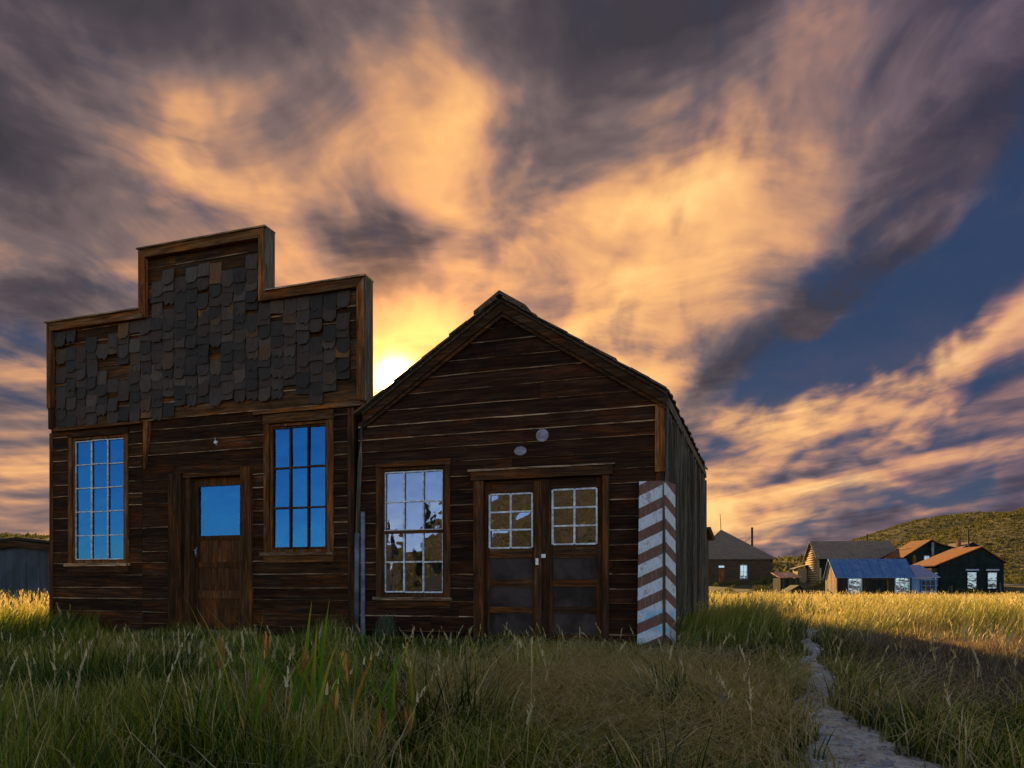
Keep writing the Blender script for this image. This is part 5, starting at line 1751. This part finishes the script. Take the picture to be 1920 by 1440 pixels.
# sword-leaved plants and dry pods close to the lens
def leaf_mat(name, c0, c1):
    m, n, o = new_mat(name)
    co = n.new('ShaderNodeTexCoord').outputs['Object']
    oi = n.new('ShaderNodeObjectInfo')
    z = n.sep(co)[2]
    st_ = n.noise(n.v('MULTIPLY', co, (90.0, 90.0, 5.0)), 1.5, 5.0, 0.6)
    f = n.m('ADD', n.m('MULTIPLY', z, 1.1), n.m('ADD', n.m('MULTIPLY', n.m('SUBTRACT', oi.outputs['Random'], 0.5), 0.7), n.m('MULTIPLY', st_, 0.25)))
    c = n.mix(n.rng(f, 0.35, 0.95), c0, c1)
    d = n.new('ShaderNodeBsdfDiffuse'); n.put(d.inputs[0], c)
    t = n.new('ShaderNodeBsdfTranslucent'); n.put(t.inputs[0], n.v('MULTIPLY', c, (1.3, 1.15, 0.7)))
    x = n.new('ShaderNodeMixShader'); x.inputs[0].default_value = 0.5
    n.t.links.new(d.outputs[0], x.inputs[1]); n.t.links.new(t.outputs[0], x.inputs[2])
    n.t.links.new(x.outputs[0], o.inputs[0])
    return m


M_LEAF = leaf_mat('sword_leaf', (0.11, 0.24, 0.02), (0.40, 0.32, 0.045))
M_DRYLEAF = leaf_mat('rusty_sword_leaf', (0.22, 0.17, 0.03), (0.55, 0.20, 0.03))
M_POD = leaf_mat('dry_pod_husk', (0.34, 0.18, 0.07), (0.85, 0.48, 0.14))
M_STALK = plain('dry_stalk', (0.20, 0.15, 0.07), 0.8, 0.2)


def sword_leaf(parent, bx, by, h, w, bend, az, mat):
    pts = []
    N = 8
    v, f = [], []
    for i in range(N + 1):
        t = i / N
        hor = bend * h * t ** 2.2
        up = h * t * math.sqrt(max(0.1, 1 - (bend * 0.6 * t) ** 2))
        c = Vector((bx + math.cos(az) * hor, by + math.sin(az) * hor, up))
        ww = w * (0.75 + 0.5 * t if t < 0.4 else 0.95 * (1 - ((t - 0.4) / 0.6) ** 1.7) + 0.02) * 0.5
        s = Vector((-math.sin(az + 0.5), math.cos(az + 0.5), 0)) * ww
        fold = Vector((math.cos(az), math.sin(az), 0)) * ww * 0.5
        v += [c - s + fold, c, c + s + fold]
        if i:
            a = i * 3
            f += [(a - 3, a - 2, a + 1, a), (a - 2, a - 1, a + 2, a + 1)]
    obj('leaf', v, f, mat, parent, None, True)


CLUMPS = [(0.0, 'sword-leaved iris clump with tall leaf tips reaching across the store door', (520, 3.2), 30, 0.60),
          (1.0, 'dense iris clump leaning right beneath the shop window', (690, 3.0), 24, 0.50),
          (2.0, 'sparse iris clump with rusty outer leaf at the bottom of the turf', (400, 2.7), 12, 0.42)]
for (_, lb, (px, D), nl, hm) in CLUMPS:
    x = X(px, D)
    t = thing('iris_clump', lb, 'plant', (x, D, gz(x, D)))
    for k in range(nl):
        sword_leaf(t, random.uniform(-0.22, 0.22), random.uniform(-0.14, 0.14), hm * random.uniform(0.6, 1.08), random.uniform(0.013, 0.025), random.uniform(0.05, 0.5), random.choice((0.2, -0.3, 0.5, 2.9, 3.4, 1.2)) + random.uniform(-0.4, 0.4), M_DRYLEAF if random.random() < 0.22 else M_LEAF)

PODS = [(503, 1205, 3.5, 0.10, 'tallest dry iris stalk, its split pod before the store door sill'), (573, 1243, 3.3, 0.02, 'upright dry iris stalk with a closed golden pod'),
        (648, 1252, 3.3, -0.03, 'dry iris stalk with a glowing split pod left of the downpipe foot'), (492, 1303, 3.0, -0.06, 'bent dry iris stalk with a ragged pod among green leaves'),
        (415, 1228, 3.6, 0.0, 'small dry iris pod beside the store door casing'), (627, 1328, 2.9, 0.06, 'thin dry iris stalk with a crumpled pod in the dense clump'),
        (714, 1372, 2.7, 0.05, 'wide-open pale iris pod low in the turf beneath the shop window'), (768, 1366, 2.75, 0.12, 'open fan-shaped iris pod leaning right beneath the shop window'),
        (455, 1385, 2.6, -0.02, 'drooping brown iris pod close to the rusty leaf')]
for (px, py, D, lean, lb) in PODS:
    x = X(px, D)
    z0 = gz(x, D)
    H = Z(py, D) - z0
    t = thing('iris_stalk', lb, 'seed stalk', (x - lean, D, z0))
    MB().tube([(0, 0, 0), (lean * 0.3, 0, H * 0.4), (lean * 0.7, 0.01, H * 0.75), (lean, 0.0, H - 0.01)], [0.005, 0.0045, 0.004, 0.0035], 6).to('stem', M_STALK, t)
    spread = random.uniform(0.006, 0.016) * (2.0 if 'open' in lb else 1.0)
    for tier in range(2 if py < 1320 else 1):
        for k in range(random.choice((5, 6, 7))):
            a = k * 1.05 + random.uniform(-0.5, 0.5)
            hh = random.uniform(0.040, 0.105)
            c = Vector((lean * (1 - tier * 0.15) + random.uniform(-0.006, 0.006), random.uniform(-0.006, 0.006), H - 0.01 - tier * 0.055 + random.uniform(-0.018, 0.012)))
            u = Vector((math.cos(a), math.sin(a), random.uniform(-0.3, 0.3))); s = Vector((-math.sin(a), math.cos(a), 0)) * random.uniform(0.5, 0.9)
            v = []
            for (tt, rr, ww) in ((0, 0.002, 0.003), (0.3, 0.5, 0.011), (0.7, 0.75, 0.009), (1.0, 1.15, 0.0015)):
                p = c + u * (spread * rr) + Vector((0, 0, hh * tt))
                v += [p - s * ww, p + u * 0.003, p + s * ww]
            f = []
            for i in range(1, 4):
                b = i * 3
                f += [(b - 3, b - 2, b + 1, b), (b - 2, b - 1, b + 2, b + 1)]
            obj('husk', v, f, M_POD, t, None, True)
